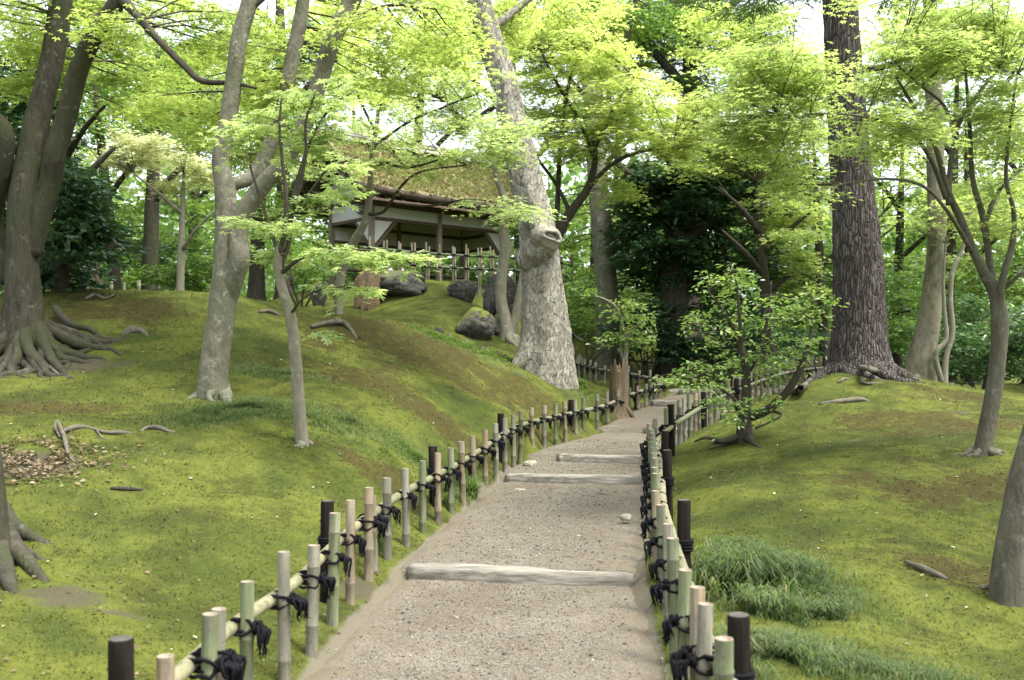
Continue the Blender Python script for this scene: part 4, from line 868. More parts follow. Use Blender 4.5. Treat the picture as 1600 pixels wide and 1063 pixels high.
# grey tree forking into three, centre left
b = G(333, 622); D_ = b[1]; t = Tree('forked_grey_tree', 'smooth grey trunk on the mound, forking into three tall stems, with one thick root', 'tree', b)
t.limb([(329, 622, D_, 46), (335, 570, D_, 44), (345, 500, D_, 43), (353, 430, D_, 42), (354, 360, D_, 36), (352, 300, D_, 33), (346, 268, D_, 28), (345, 245, D_, 26), (356, 190, D_, 27), (366, 120, D_, 26), (374, 60, D_, 25), (388, 10, D_, 25), (398, -40, D_, 22), (405, -140, D_, 16)], M['bark_grey'], 'trunk', 36, .05, bark_disp(.035, 4, .30, .22, 2.2, 2, 11), sink=.2)
t.limb([(350, 520, D_ + .02, 20), (357, 470, D_ - .0, 28), (367, 432, D_ - .06, 32), (375, 402, D_ - .1, 33), (373, 375, D_ - .1, 29), (380, 338, D_ - .1, 28), (410, 290, D_ - .15, 28), (445, 252, D_ - .2, 26), (478, 190, D_ - .3, 25), (500, 125, D_ - .3, 26), (520, 60, D_ - .4, 28), (546, 10, D_ - .4, 28), (575, -50, D_ - .5, 22)], M['bark_grey'], 'branch', 22, .05, bark_disp(.05, seed=12))
t.limb([(348, 290, D_ + .05, 22), (372, 286, D_ + .12, 21), (398, 272, D_ + .25, 23), (422, 225, D_ + .3, 24), (443, 165, D_ + .3, 23), (455, 100, D_ + .3, 23), (468, 40, D_ + .3, 22), (478, -30, D_ + .3, 18)], M['bark_grey'], 'branch', 20, .05, bark_disp(.05, seed=13))
roots_radial(t, b, 4, .13, .22, M['bark_grey'], 14, R(150), R(350), .12)
for rr in ([(334, 590, 22, .20), (343, 610, 27, .08), (354, 626, 20, .01), (363, 636, 12, -.02), (370, 644, 5, -.05)], [(330, 592, 20, .18), (318, 608, 16, .03), (306, 618, 8, -.02), (296, 626, 4, -.05)]): t.root_tube(rr, M['bark_grey'], 10)
t.limb([(505, 60, D_ - .35, 8), (560, 25, D_ - .5, 6), (615, 8, D_ - .7, 5), (680, 14, D_ - .9, 3)], M['twig'], 'branch', 8)
t.limb([(380, 25, D_, 10), (420, -10, D_, 8), (470, -60, D_, 6)], M['twig'], 'branch', 8)
t.crown([bl(300, 170, D_ + 1.2, 70, 60, .8, 22), bl(430, 110, D_ + .9, 70, 60, .9, 26), bl(570, 100, D_ + 1.3, 90, 50, 1.0, 26), bl(450, 10, D_ + 1.5, 120, 50, 1.0, 34), bl(630, 30, D_ + .8, 100, 45, 1.1, 34), bl(520, 30, D_ - .9, 60, 14, .4, 4), bl(400, -50, D_, 120, 40, 1.2, 10), bl(700, 60, D_ - .3, 60, 45, .9, 18), bl(420, 240, D_ + 1.2, 55, 35, .6, 14)],
        'maple_yellow', kind='maple3', leaf=.08, spray_r=.34, per=70, twig_r=.0055, tint_shift=.02)

# slim maple in the middle left
b = G(471, 692); D_ = b[1]; t = Tree('slim_maple', 'slim young maple with thin pale trunk in front of the grey forked tree', 'tree', b)
t.limb([(473, 692, D_, 21), (467, 630, D_, 19.5), (463, 570, D_, 18), (456, 505, D_, 18), (447, 470, D_, 16), (438, 440, D_, 15), (434, 408, D_, 14), (437, 385, D_, 12)], M['bark_slim'], 'trunk', 18, .03, bark_disp(.07, 3, .35, .06, 5, 2, 22), sink=.1)
roots_radial(t, b, 4, .06, .09, M['bark_slim'], 24, h0=.04)
for rows in ([(436, 400, D_, 11), (445, 360, D_ - .05, 8), (447, 310, D_ - .1, 7), (441, 250, D_ - .15, 5.5), (437, 200, D_ - .2, 4.5), (440, 150, D_ - .25, 3)],
             [(438, 420, D_, 9), (452, 375, D_ + .05, 8), (456, 320, D_ + .1, 7), (470, 265, D_ + .15, 6), (490, 210, D_ + .2, 5), (520, 165, D_ + .25, 4), (550, 145, D_ + .3, 2.5)],
             [(450, 355, D_ + .05, 6), (466, 300, D_, 5.5), (478, 240, D_ - .1, 5), (478, 190, D_ - .2, 4), (495, 140, D_ - .3, 3)],
             [(455, 330, D_ + .1, 5), (485, 300, D_ - .1, 4.5), (512, 265, D_ - .2, 4), (560, 245, D_ - .3, 2.5)],
             [(441, 425, D_, 8), (470, 405, D_ - .3, 5), (520, 392, D_ - .5, 4.5), (580, 392, D_ - .7, 3.5), (640, 408, D_ - .8, 2.2)],
             [(455, 490, D_, 6), (470, 470, D_ - .2, 3.5), (495, 455, D_ - .3, 3), (540, 447, D_ - .4, 2)],
             [(436, 400, D_, 7), (420, 350, D_ + .2, 5), (400, 290, D_ + .3, 4), (385, 240, D_ + .4, 3)]):
    t.limb(rows, M['twig'], 'branch', 8, .05, bark_disp(.1, seed=len(rows)))
t.crown([bl(560, 398, D_ - .65, 95, 14, .22, 13), bl(640, 412, D_ - .8, 40, 16, .18, 6), bl(505, 392, D_ - .45, 50, 14, .2, 6), bl(540, 449, D_ - .4, 48, 9, .15, 6), bl(512, 520, D_ - .35, 18, 6, .08, 1), bl(470, 395, D_ + .1, 50, 20, .25, 6)],
        'maple_near', kind='maple', leaf=.062, spray_r=.17, per=44, twig_r=.0028, tint_shift=.12, flat=.22)
lf_, tw_ = spray_crown([bl(400, 335, D_ + .2, 40, 30, .4, 6), bl(420, 215, D_, 60, 40, .45, 9), bl(510, 205, D_ + .1, 80, 40, .4, 15), bl(495, 310, D_ - .2, 50, 30, .35, 8), bl(550, 270, D_ - .2, 50, 20, .3, 6), bl(480, 150, D_, 85, 36, .45, 12), bl(395, 230, D_ + .3, 40, 40, .35, 6), bl(450, 360, D_, 60, 20, .3, 6)],
                      t.attach(), 'maple', .062, .2, 46, .24, .25, .0028)
o = build('crown', lf_, M['maple_near'], t.root, False, True); o['kind'] = 'stuff'; o = build('twigs', tw_, M['twig'], t.root); o['kind'] = 'stuff'

# pale old trunk with the hollow knot
b = G(850, 590); D_ = 17.6; b = np.array((P(850, 590, D_)[0], D_, 1.25)); t = Tree('pale_old_tree', 'massive pale old trunk with flaking bark and a hollow knot, leaning left above the path', 'tree', b)
def old_disp(th, pos, s):
    q = pos.reshape(-1, 3); rid = 1 - np.abs(perlin(q * (3.4, 3.4, .42) + 4)) * 2; fl = fbm(q * (11, 11, 4.5) + 2, 4); pl_ = np.abs(perlin(q * (16, 16, 5))) ; chip = np.where(fbm(q * (9, 9, 5) + 31, 3) > .12, .028, 0)
    fluting = .09 * np.cos(th.ravel() * 3 + .7 + .5 * np.sin(s.ravel())) * np.exp(-s.ravel() / 3.2) + .05 * np.cos(th.ravel() * 5 + s.ravel() * .3)
    o = 1 + .09 * (rid - .5) + .035 * fl + .02 * pl_ + chip + fluting + .16 * np.exp(-s.ravel() / .34) * (.35 + .65 * np.abs(np.cos(th.ravel() * 2.5 + .6)))
    return o.reshape(th.shape)
t.limb([(853, 594, D_, 82), (852, 550, D_, 76), (850, 500, D_, 69), (846, 440, D_, 60), (842, 395, D_, 56), (836, 350, D_, 54), (825, 300, D_, 49), (812, 240, D_, 46), (800, 190, D_, 42), (787, 130, D_, 40), (768, 70, D_, 38), (752, 10, D_, 34), (740, -60, D_, 28), (732, -150, D_, 20)], M['bark_old'], 'trunk', 96, .045, old_disp, sink=.3)
t.limb([(838, 470, D_ - .1, 22), (832, 520, D_ - .16, 30), (822, 552, D_ - .22, 30), (806, 574, D_ - .28, 20), (790, 584, D_ - .3, 8)], M['bark_old'], 'root', 20, .03, bark_disp(.12, fs=6, seed=31), keep=False)
roots_radial(t, np.array((b[0], D_, 1.2)), 5, .36, .35, M['bark_old'], 33, R(190), R(370), .3)
# burl with the hollow
bc = P(857, 372, D_ - .42); fx = unit(np.array((.62, -.78, .12))); sx = unit(np.cross(fx, (0, 0, 1.))); ux = np.cross(sx, fx)
sx, ux = sx * math.cos(.28) - ux * math.sin(.28) * -1, ux * math.cos(.28) - sx * math.sin(.28)
nu, nv = 72, 44; Uu, Vv = np.meshgrid(np.linspace(0, 2 * math.pi, nu, endpoint=False), np.linspace(.02, math.pi - .02, nv), indexing='ij')
aa, bb_, cc_ = np.cos(Uu) * np.sin(Vv), np.sin(Uu) * np.sin(Vv), np.cos(Vv)          # along the slit, across it, outwards
ew = np.sqrt(((aa - .12) / .46) ** 2 + ((bb_ + .05) / .19) ** 2) + np.where(cc_ < 0, 9, 0) + .12 * np.sin(Uu * 3)
rr_ = 1 - .75 * np.clip((1.1 - ew) / .5, 0, 1) + .08 * np.exp(-((ew - 1.5) / .4) ** 2)
V_ = bc + (sx * .29) * (aa * rr_)[..., None] + (ux * .245) * (bb_ * rr_)[..., None] + (fx * .24) * (cc_ * rr_)[..., None] - fx * .07
V_ = V_.reshape(-1, 3); V_ += (.045 * fbm(V_ * 4, 3) + .012 * fbm(V_ * 16, 3))[:, None] * unit(V_ - bc); i_ = np.arange(nu)[:, None] * nv; k_ = ((np.arange(nu) + 1) % nu)[:, None] * nv; j_ = np.arange(nv - 1)[None]
Fb = np.stack([i_ + j_, k_ + j_, k_ + j_ + 1, i_ + j_ + 1], -1).reshape(-1, 4); dark = ew.ravel()[Fb].mean(1) < .95
burl = build('burl', MB().add(V_, Fb[~dark]), bark_mat('bark burl smooth', (.13, .12, .09), (.28, .262, .21), (.20, .19, .145), (1, 1, 1), 9, 3, .7, .02), t.root)
build('hollow', MB().add(V_, Fb[dark]), M['hole'], burl)
t.limb([tuple(bc - fx * .5 + np.array((-.03, 0, -.32))) + (.27,), tuple(bc - fx * .25 + np.array((-.01, 0, -.16))) + (.26,), tuple(bc - fx * .10) + (.23,), tuple(bc - fx * .16 + np.array((-.08, 0, .25))) + (.17,), tuple(bc - fx * .45 + np.array((-.2, 0, .55))) + (.12,)], M['bark_old'], 'burl_collar', 30, .04, bark_disp(.12, fs=5, seed=35), keep=False, px=False)
t.limb([(795, 150, D_ + .2, 10), (760, 175, D_ + .5, 8), (730, 190, D_ + .8, 6), (700, 160, D_ + 1, 4)], M['bark_dark'], 'branch', 8)
t.limb([(760, 50, D_, 16), (800, 20, D_ + .3, 12), (850, -20, D_ + .6, 8)], M['bark_old'], 'branch', 10)
t.crown([bl(700, 70, D_ + .8, 110, 50, 1.3, 46), bl(640, 130, D_ + 1.4, 90, 34, 1.0, 18), bl(760, 20, D_ + 1.1, 90, 50, 1.1, 34), bl(720, 165, D_ + 1.8, 70, 20, .8, 8), bl(820, -30, D_, 120, 40, 1.2, 10), bl(600, 50, D_ + 1.8, 80, 40, 1.0, 20)],
        'maple_yellow', kind='maple3', leaf=.10, spray_r=.42, per=60, twig_r=.006, tint_shift=.12)

# maple by the pavilion whose sprays overlay the roof
b = G(528, 492); D_ = b[1]; t = Tree('pavilion_maple', 'leaning maple with layered pale sprays spreading across the thatched roof', 'tree', b)
t.limb([(528, 494, D_, 16), (530, 450, D_, 14.5), (537, 415, D_, 14), (553, 378, D_ - .1, 14), (571, 345, D_ - .2, 12), (578, 300, D_ - .3, 10), (580, 250, D_ - .4, 8), (588, 200, D_ - .5, 7), (592, 165, D_ - .5, 5)], M['bark_slim'], 'trunk', 16, .05, bark_disp(.06, seed=41), sink=.15)
for rows in ([(592, 172, D_ - .5, 5), (612, 130, D_ - .7, 4), (650, 90, D_ - .9, 3), (690, 60, D_ - 1, 2)], [(586, 205, D_ - .5, 5), (560, 150, D_ - .4, 4), (550, 90, D_ - .4, 3)],
             [(580, 265, D_ - .4, 6), (600, 255, D_ - .8, 5), (640, 262, D_ - 1.3, 4), (700, 245, D_ - 1.8, 3), (770, 225, D_ - 2.2, 2)], [(573, 335, D_ - .2, 7), (600, 330, D_ - .5, 5), (628, 290, D_ - .9, 4.5), (660, 268, D_ - 1.2, 3.5), (730, 258, D_ - 1.6, 2.2)],
             [(620, 318, D_ - .8, 4), (670, 322, D_ - 1.3, 3.5), (730, 312, D_ - 1.9, 3), (790, 318, D_ - 2.3, 2)], [(583, 230, D_ - .4, 5), (640, 190, D_ - .9, 4), (700, 165, D_ - 1.2, 3), (760, 140, D_ - 1.5, 2)], [(575, 310, D_ - .3, 5), (540, 270, D_ - .5, 4), (520, 240, D_ - .6, 3)]):
    t.limb(rows, M['bark_dark'], 'branch', 7, .08)
t.crown([bl(640, 205, D_ - 1.2, 90, 16, .9, 14), bl(745, 238, D_ - 2, 70, 9, .6, 14), bl(690, 185, D_ - 1.4, 95, 14, .8, 14), bl(760, 322, D_ - 2.3, 45, 7, .4, 6), bl(815, 330, D_ - 2.6, 26, 10, .4, 5), bl(640, 248, D_ - 1.3, 46, 8, .5, 6), bl(690, 270, D_ - 1.7, 50, 7, .5, 3), bl(590, 258, D_ - .8, 50, 10, .5, 6), bl(720, 130, D_ - 1.3, 90, 20, .9, 20), bl(600, 140, D_ - .8, 80, 26, .8, 22),
         bl(550, 195, D_ - .2, 70, 24, .8, 9), bl(545, 290, D_ - .4, 40, 8, .5, 4), bl(640, 165, D_ - 1, 50, 16, .6, 6), bl(490, 280, D_, 40, 16, .7, 5), bl(780, 200, D_ - 2, 50, 14, .5, 10)],
        'maple_near', kind='maple3', leaf=.085, spray_r=.36, per=72, twig_r=.004, tint_shift=.22, flat=.18, droop=.2)

# twin stems by the boulders
b = G(793, 530); D_ = b[1]; t = Tree('twin_stem_tree', 'smooth pale tree with two curving stems from one foot, just left of the old trunk', 'tree', b)
t.limb([(793, 532, D_, 30), (789, 505, D_, 22), (783, 470, D_, 18), (784, 430, D_, 17), (790, 390, D_, 18), (787, 360, D_, 15), (790, 320, D_, 12), (775, 270, D_, 10), (770, 210, D_, 7)], M['bark_slim'], 'trunk', 18, .05, bark_disp(.08, 4, .5, .15, 4, 2, 51), sink=.15)
t.limb([(796, 525, D_, 16), (806, 492, D_ + .05, 15), (815, 450, D_ + .1, 15), (822, 410, D_ + .3, 13), (835, 360, D_ + .6, 12), (840, 300, D_ + .8, 9)], M['bark_slim'], 'branch', 14, .06, bark_disp(.06, seed=52))
roots_radial(t, b, 5, .22, .4, M['bark_slim'], 53, h0=.12)
t.crown([bl(790, 350, D_ - .1, 22, 20, .4, 6), bl(785, 250, D_ + .4, 40, 20, .6, 6), bl(770, 180, D_ + .6, 60, 30, .8, 14)], 'maple_near', kind='maple3', leaf=.09, spray_r=.3, per=50, twig_r=.004, tint_shift=.1)

# bright maple behind the old trunk
b = np.array((P(872, 470, 20.5)[0], 20.5, TZ([P(872, 470, 20.5)[0]], [20.5])[0])); D_ = 20.5; t = Tree('bright_maple', 'bright yellow green maple with dark branches rising behind the old trunk', 'tree', b)
zb = HY - (b[2] - CZ) * F / D_
t.limb([(862, zb, D_, 20), (858, 450, D_, 18), (868, 380, D_, 17), (890, 335, D_ - .1, 15), (918, 295, D_ - .2, 12), (930, 250, D_ - .3, 9), (926, 215, D_ - .3, 6)], M['bark_dark'], 'trunk', 14, .06, bark_disp(.06, seed=61), sink=.1)
for rows in ([(918, 295, D_ - .2, 9), (950, 262, D_ - .5, 7), (990, 240, D_ - .8, 6), (1060, 228, D_ - 1.2, 4)], [(890, 330, D_, 8), (870, 290, D_ + .2, 6), (845, 255, D_ + .2, 5), (835, 240, D_ + .2, 3)], [(930, 250, D_ - .3, 7), (900, 180, D_, 6), (870, 130, D_, 5), (840, 70, D_, 3)],
             [(928, 235, D_ - .3, 6), (960, 170, D_ - .5, 5), (990, 120, D_ - .6, 4)], [(868, 390, D_, 9), (872, 300, D_ + .3, 8), (878, 200, D_ + .5, 6), (900, 100, D_ + .6, 5), (960, 40, D_ + .6, 3)]):
    t.limb(rows, M['bark_dark'], 'branch', 8, .1)
t.crown([bl(900, 110, D_ + .2, 110, 60, 1.3, 85), bl(850, 60, D_ + .8, 90, 50, 1.2, 50), bl(980, 170, D_ - .5, 95, 42, 1.2, 60), bl(930, 220, D_ - .4, 90, 30, 1.1, 40), bl(1040, 225, D_ - 1, 70, 24, .9, 30), bl(870, 190, D_ + .4, 60, 50, 1.0, 34), bl(960, 290, D_ - .3, 45, 22, .7, 12), bl(1080, 180, D_ - .8, 70, 30, .9, 26), bl(900, 20, D_ + 1, 100, 40, 1.2, 24)],
        'maple_yellow', kind='maple3', leaf=.11, spray_r=.46, per=70, twig_r=.005, tint_shift=.22, flat=.2)

# straight grey trunk behind
b = np.array((P(946, 500, 26)[0], 26., TZ([P(946, 500, 26)[0]], [26.])[0])); D_ = 26.; zb = HY - (b[2] - CZ) * F / D_; t = Tree('straight_grey_tree', 'tall straight grey trunk standing behind, right of the pale old trunk', 'tree', b)
t.limb([(950, zb, D_, 42), (949, 480, D_, 37), (944, 400, D_, 34), (937, 320, D_, 32), (930, 230, D_, 30), (922, 130, D_, 27), (880, -20, D_, 22)], M['bark_grey'], 'trunk', 28, .08, bark_disp(.05, 5, .35, .4, 3, 2, 71), sink=.2)
t.limb([(938, 330, D_, 10), (975, 300, D_, 8), (1010, 292, D_, 5)], M['bark_grey'], 'branch', 8); t.limb([(930, 230, D_, 12), (960, 120, D_, 9), (985, 40, D_, 6), (1000, -20, D_, 4)], M['bark_dark'], 'branch', 8)
t.crown([bl(860, 330, D_ + 2, 70, 70, 1.4, 40), bl(900, 440, D_ + 2.5, 60, 60, 1.2, 34), bl(1000, 300, D_ + 2, 60, 60, 1.3, 30), bl(1000, 30, D_ + 1, 100, 40, 1.4, 40), bl(900, 20, D_ + 2, 110, 50, 1.4, 34)], 'broad', kind='rhomb', leaf=.16, spray_r=.6, per=60, twig_r=.008, tint_shift=.05, flat=.5)

# big rough pine, right
b = np.array((P(1343, 578, 16)[0], 16., TZ([P(1343, 578, 16)[0]], [16.])[0])); D_ = 16.; zb = HY - (b[2] - CZ) * F / D_; t = Tree('rough_barked_pine', 'big straight pine trunk with dark plated bark, bare roots at its foot', 'tree', b)
def pine_disp(th, pos, s):
    q = pos.reshape(-1, 3); v = perlin(q * (8, 8, 1.5) + .6 * np.stack([perlin(q * 3)] * 3, 1)); pl_ = np.clip(np.abs(v) * 4, 0, 1); h = np.clip(np.abs(perlin(q * (5, 5, 4.5) + 8)) * 6, 0, 1)
    o = .97 + .055 * pl_ * (.45 + .55 * h) + .02 * fbm(q * 14, 3) + (.5 * np.exp(-s.ravel() / .28)) * (.3 + .7 * np.abs(np.cos(th.ravel() * 3.5 + .4)))
    return o.reshape(th.shape)
t.limb([(1343, zb + 3, D_, 92), (1343, 540, D_, 84), (1342, 470, D_, 78), (1340, 400, D_, 74), (1334, 320, D_, 66), (1326, 220, D_, 60), (1319, 110, D_, 55), (1312, 0, D_, 52), (1308, -120, D_, 46)], M['bark_pine'], 'trunk', 96, .045, pine_disp, sink=.2)
roots_radial(t, b, 10, .42, .75, M['bark_pine'], 83, R(160), R(380), .22)
for rr in ([(1300, 574, 12, .06), (1275, 592, 11, .05), (1258, 606, 10, .04), (1240, 612, 13, .03), (1226, 618, 8, -.05)], [(1315, 575, 12, .05), (1290, 580, 12, .05), (1270, 588, 8, .02), (1250, 592, 4, -.03)], [(1340, 580, 9, .04), (1370, 584, 9, .04), (1395, 583, 7, .02), (1420, 588, 4, -.02)],
           [(1330, 584, 6, .03), (1355, 588, 8, .03), (1382, 594, 6, -.02)], [(1280, 634, 6, .01), (1320, 632, 9, .03), (1345, 628, 8, .03), (1360, 626, 4, -.02)], [(1345, 598, 5, .02), (1352, 602, 5, .03), (1380, 598, 3, -.01)], [(1310, 600, 5, .01), (1318, 597, 5, .02), (1330, 594, 3, -.01)], [(1380, 586, 6, .03), (1400, 582, 6, .03), (1425, 580, 5, .0)]):
    t.root_tube(rr, M['root'])
t.limb([(1318, 110, D_, 14), (1380, 105, D_ - .2, 9), (1420, 88, D_ - .4, 7), (1460, 70, D_ - .5, 4)], M['bark_pine'], 'branch', 9); t.limb([(1320, 150, D_, 10), (1270, 140, D_ + .3, 7), (1210, 132, D_ + .6, 5)], M['bark_pine'], 'branch', 9)
t.crown([bl(1180, -30, D_ + 2, 150, 40, 1.4, 30), bl(1420, -50, D_, 160, 40, 1.4, 26)], 'needle', kind='strip', leaf=.20, spray_r=.4, per=120, twig_r=.006, flat=1.)

# pale mossy trunk with a thin crooked companion
b = np.array((P(1438, 588, 17.2)[0], 17.2, TZ([P(1438, 588, 17.2)[0]], [17.2])[0])); D_ = 17.2; zb = HY - (b[2] - CZ) * F / D_; t = Tree('moss_blotched_tree', 'slightly curved trunk blotched with dark moss, right of the pine', 'tree', b)
t.limb([(1436, zb + 2, D_, 52), (1440, 560, D_, 42), (1448, 520, D_, 36), (1458, 450, D_, 31), (1464, 370, D_, 28), (1462, 270, D_, 27), (1460, 180, D_, 26), (1456, 80, D_, 24), (1452, -20, D_, 20), (1450, -100, D_, 16)], M['bark_moss'], 'trunk', 26, .06, bark_disp(.06, 4, .5, .3, 3, 2, 91), sink=.25)
roots_radial(t, b, 5, .25, .4, M['bark_moss'], 93, h0=.15)
t.limb([(1462, 130, D_, 12), (1510, 110, D_ + .3, 9), (1560, 112, D_ + .5, 7), (1600, 108, D_ + .6, 5)], M['bark_dark'], 'branch', 8)
t.crown([bl(1520, 60, D_ + 1.5, 110, 45, 1.2, 40), bl(1430, 120, D_ + 2, 80, 40, 1.2, 22), bl(1560, 160, D_ + 2, 80, 40, 1.2, 24), bl(1460, 290, D_ + 2.5, 80, 50, 1.2, 24), bl(1560, 300, D_ + 2.5, 80, 50, 1.2, 26)], 'maple_deep', kind='maple3', leaf=.11, spray_r=.45, per=60, twig_r=.006, tint_shift=.15)
b2 = np.array((P(1472, 592, 16.8)[0], 16.8, TZ([P(1472, 592, 16.8)[0]], [16.8])[0])); t2 = Tree('crooked_sapling', 'thin crooked pale stems just right of the moss blotched trunk', 'tree', b2); zb = HY - (b2[2] - CZ) * F / 16.8
t2.limb([(1475, zb, 16.8, 12), (1478, 560, 16.8, 9), (1488, 520, 16.8, 9), (1485, 470, 16.8, 8), (1488, 425, 16.8, 8), (1504, 388, 16.8, 6), (1515, 330, 16.8, 4)], M['bark_slim'], 'trunk', 10, .05, bark_disp(.08, seed=95), sink=.1)
t2.limb([(1472, zb, 16.8, 9), (1462, 555, 16.7, 8), (1478, 530, 16.7, 8), (1476, 490, 16.7, 6), (1474, 440, 16.7, 5), (1478, 370, 16.7, 3)], M['bark_slim'], 'branch', 9, .05, bark_disp(.08, seed=96))
t2.crown([bl(1510, 330, 16.8, 50, 30, .6, 10), bl(1460, 350, 16.8, 40, 25, .6, 8)], 'maple_deep', kind='maple3', leaf=.1, spray_r=.35, per=40, twig_r=.004, tint_shift=.2)

# right maple with many stems
b = G(1534, 712); D_ = b[1]; t = Tree('many_stemmed_maple', 'slender maple on the right bank, trunk curving up into many thin spreading stems', 'tree', b)
t.limb([(1532, 712, D_, 30), (1542, 670, D_, 26), (1553, 610, D_, 25), (1560, 550, D_, 25), (1562, 505, D_, 26), (1556, 460, D_, 22), (1540, 430, D_, 18)], M['bark_taupe'], 'trunk', 22, .04, bark_disp(.05, 4, .35, .10, 4, 2, 101), sink=.12)
roots_radial(t, b, 5, .11, .22, M['bark_taupe'], 103, h0=.06)
ST_ = [[(1542, 435, D_, 17), (1520, 390, D_, 13), (1500, 340, D_, 12), (1482, 300, D_ - .1, 10), (1460, 225, D_ - .15, 8), (1435, 180, D_ - .2, 6), (1400, 120, D_ - .3, 4)], [(1555, 470, D_, 14), (1545, 400, D_ + .1, 11), (1536, 340, D_ + .1, 10), (1520, 280, D_ + .2, 8), (1515, 200, D_ + .2, 6), (1508, 100, D_ + .2, 4)],
       [(1562, 505, D_, 14), (1566, 440, D_ - .1, 11), (1582, 380, D_ - .1, 9), (1584, 330, D_ - .1, 7), (1572, 280, D_ - .1, 6), (1578, 200, D_ - .2, 5), (1590, 110, D_ - .2, 3)], [(1482, 320, D_ - .1, 9), (1486, 250, D_, 8), (1500, 190, D_, 7), (1530, 145, D_, 6), (1570, 95, D_, 4)],
       [(1490, 205, D_, 7), (1475, 165, D_ - .1, 5), (1440, 135, D_ - .2, 4), (1400, 100, D_ - .3, 3)], [(1478, 310, D_ - .1, 8), (1455, 250, D_ - .3, 7), (1420, 205, D_ - .5, 6), (1380, 192, D_ - .7, 5), (1340, 172, D_ - .9, 4), (1290, 130, D_ - 1.1, 3), (1220, 90, D_ - 1.3, 2)], [(1420, 205, D_ - .5, 5), (1360, 185, D_ - .9, 4), (1300, 178, D_ - 1.2, 3), (1200, 182, D_ - 1.6, 2)],
       [(1536, 360, D_ + .1, 8), (1560, 300, D_ + .2, 6), (1600, 260, D_ + .3, 4)], [(1520, 395, D_, 8), (1480, 330, D_ - .3, 6), (1440, 290, D_ - .5, 5), (1380, 280, D_ - .8, 4), (1300, 290, D_ - 1.1, 2.5)], [(1560, 460, D_, 8), (1592, 430, D_ - .2, 6), (1640, 400, D_ - .3, 4)]]
for rows in ST_: t.limb(rows, M['bark_taupe'], 'branch', 9, .06, bark_disp(.07, seed=len(rows)))
t.crown([bl(1250, 150, D_ - 1, 80, 36, .8, 28), bl(1200, 190, D_ - 1.4, 85, 36, .8, 36), bl(1410, 90, D_ - .5, 70, 40, .9, 32), bl(1500, 70, D_ + .1, 90, 50, 1.0, 46), bl(1570, 180, D_ - .2, 60, 60, .9, 32), bl(1260, 285, D_ - 1, 50, 26, .7, 13), bl(1400, 200, D_ - .7, 70, 34, .7, 20), bl(1480, 190, D_ + .3, 60, 40, .7, 14), bl(1580, 330, D_, 50, 50, .7, 18), bl(1215, 80, D_ - 1.2, 70, 36, .9, 24), bl(1450, 0, D_, 130, 36, 1, 22), bl(1340, 215, D_ - .9, 50, 10, .5, 4), bl(1180, 120, D_ - 1.2, 80, 40, .8, 26), bl(1560, 60, D_, 70, 50, .9, 20)],
        'maple_deep', kind='maple3', leaf=.075, spray_r=.30, per=62, twig_r=.004, tint_shift=.18, flat=.22)

# trunk at the right edge, and the root foot at the left edge
b = G(1580, 940); D_ = b[1]; t = Tree('near_right_trunk', 'brown leaning trunk cut by the right edge, closest to the camera on that side', 'tree', b)
t.limb([(1576, 942, D_, 62), (1580, 890, D_, 56), (1590, 820, D_, 52), (1605, 740, D_, 50), (1630, 650, D_, 47), (1665, 520, D_, 43), (1685, 440, D_, 30)], M['bark_taupe'], 'trunk', 26, .04, bark_disp(.04, 4, .25, .10, 4, 2, 111), sink=.15)
for rows in ([(*P(1665, 520, D_), .085), (*P(1705, 350, D_), .08), (*P(1740, 150, D_), .074), (4.1, 6.2, 5.2, .06), (4.7, 6.2, 7.5, .028)], [(3.95, 6.22, 4.5, .05), (5.2, 6.6, 6.2, .05), (6.6, 7.0, 7.2, .025)]): t.limb(rows, M['bark_taupe'], 'branch', 10, .1, px=False)
t.crown([((6.9, 6.8, 7.6), (2.2, 2.0, .8), 55)], 'maple_deep', kind='maple3', leaf=.12, spray_r=.5, per=50, twig_r=.006)  # crown out of view, added off to the side to shade the right bank
t.root_tube([(1558, 925, 20, .03), (1540, 922, 12, .0), (1520, 918, 8, -.02), (1505, 918, 4, -.04)], M['bark_taupe'])
b = G(-18, 880); D_ = b[1]; t = Tree('near_left_trunk', 'dark trunk foot with spreading roots, cut by the left edge near the mulch', 'tree', b)
t.limb([(-30, 900, D_, 90), (-28, 850, D_, 72), (-24, 780, D_, 58), (-30, 690, D_, 52), (-50, 560, D_, 44), (-80, 400, D_, 38), (-95, 300, D_, 24)], M['bark_brown'], 'trunk', 30, .04, bark_disp(.06, 6, .55, .25, 3, 2, 121), sink=.15)
for rr in ([(-4, 820, 30, .12), (24, 842, 26, .05), (54, 852, 16, .01), (96, 860, 7, -.03)], [(-6, 850, 36, .12), (26, 880, 30, .05), (58, 900, 22, .0), (88, 914, 9, -.05)], [(-10, 870, 36, .10), (8, 908, 28, .05), (22, 930, 15, -.02), (32, 942, 6, -.06)], [(14, 862, 18, .04), (50, 875, 15, .01), (80, 880, 8, -.02), (110, 884, 4, -.04)]): t.root_tube(rr, M['bark_brown'], 12)
for rows in ([(*P(-80, 400, D_), .07), (*P(-112, 190, D_), .066), (-3.3, 5.2, 5.2, .052), (-3.1, 5.0, 7.2, .025)], [(-3.27, 5.25, 4.6, .045), (-4.0, 6.0, 6.2, .05), (-5.0, 6.4, 7.2, .025)]): t.limb(rows, M['bark_brown'], 'branch', 10, .1, px=False)
t.crown([((-4.2, 5.2, 7.4), (2.6, 2.0, .8), 90)], 'maple_deep', kind='maple3', leaf=.12, spray_r=.5, per=50, twig_r=.006)  # unseen crown overhead, added so its shade falls on the left foreground
roots_radial(t, b, 5, .22, .4, M['bark_brown'], 123, R(100), R(260), .15)

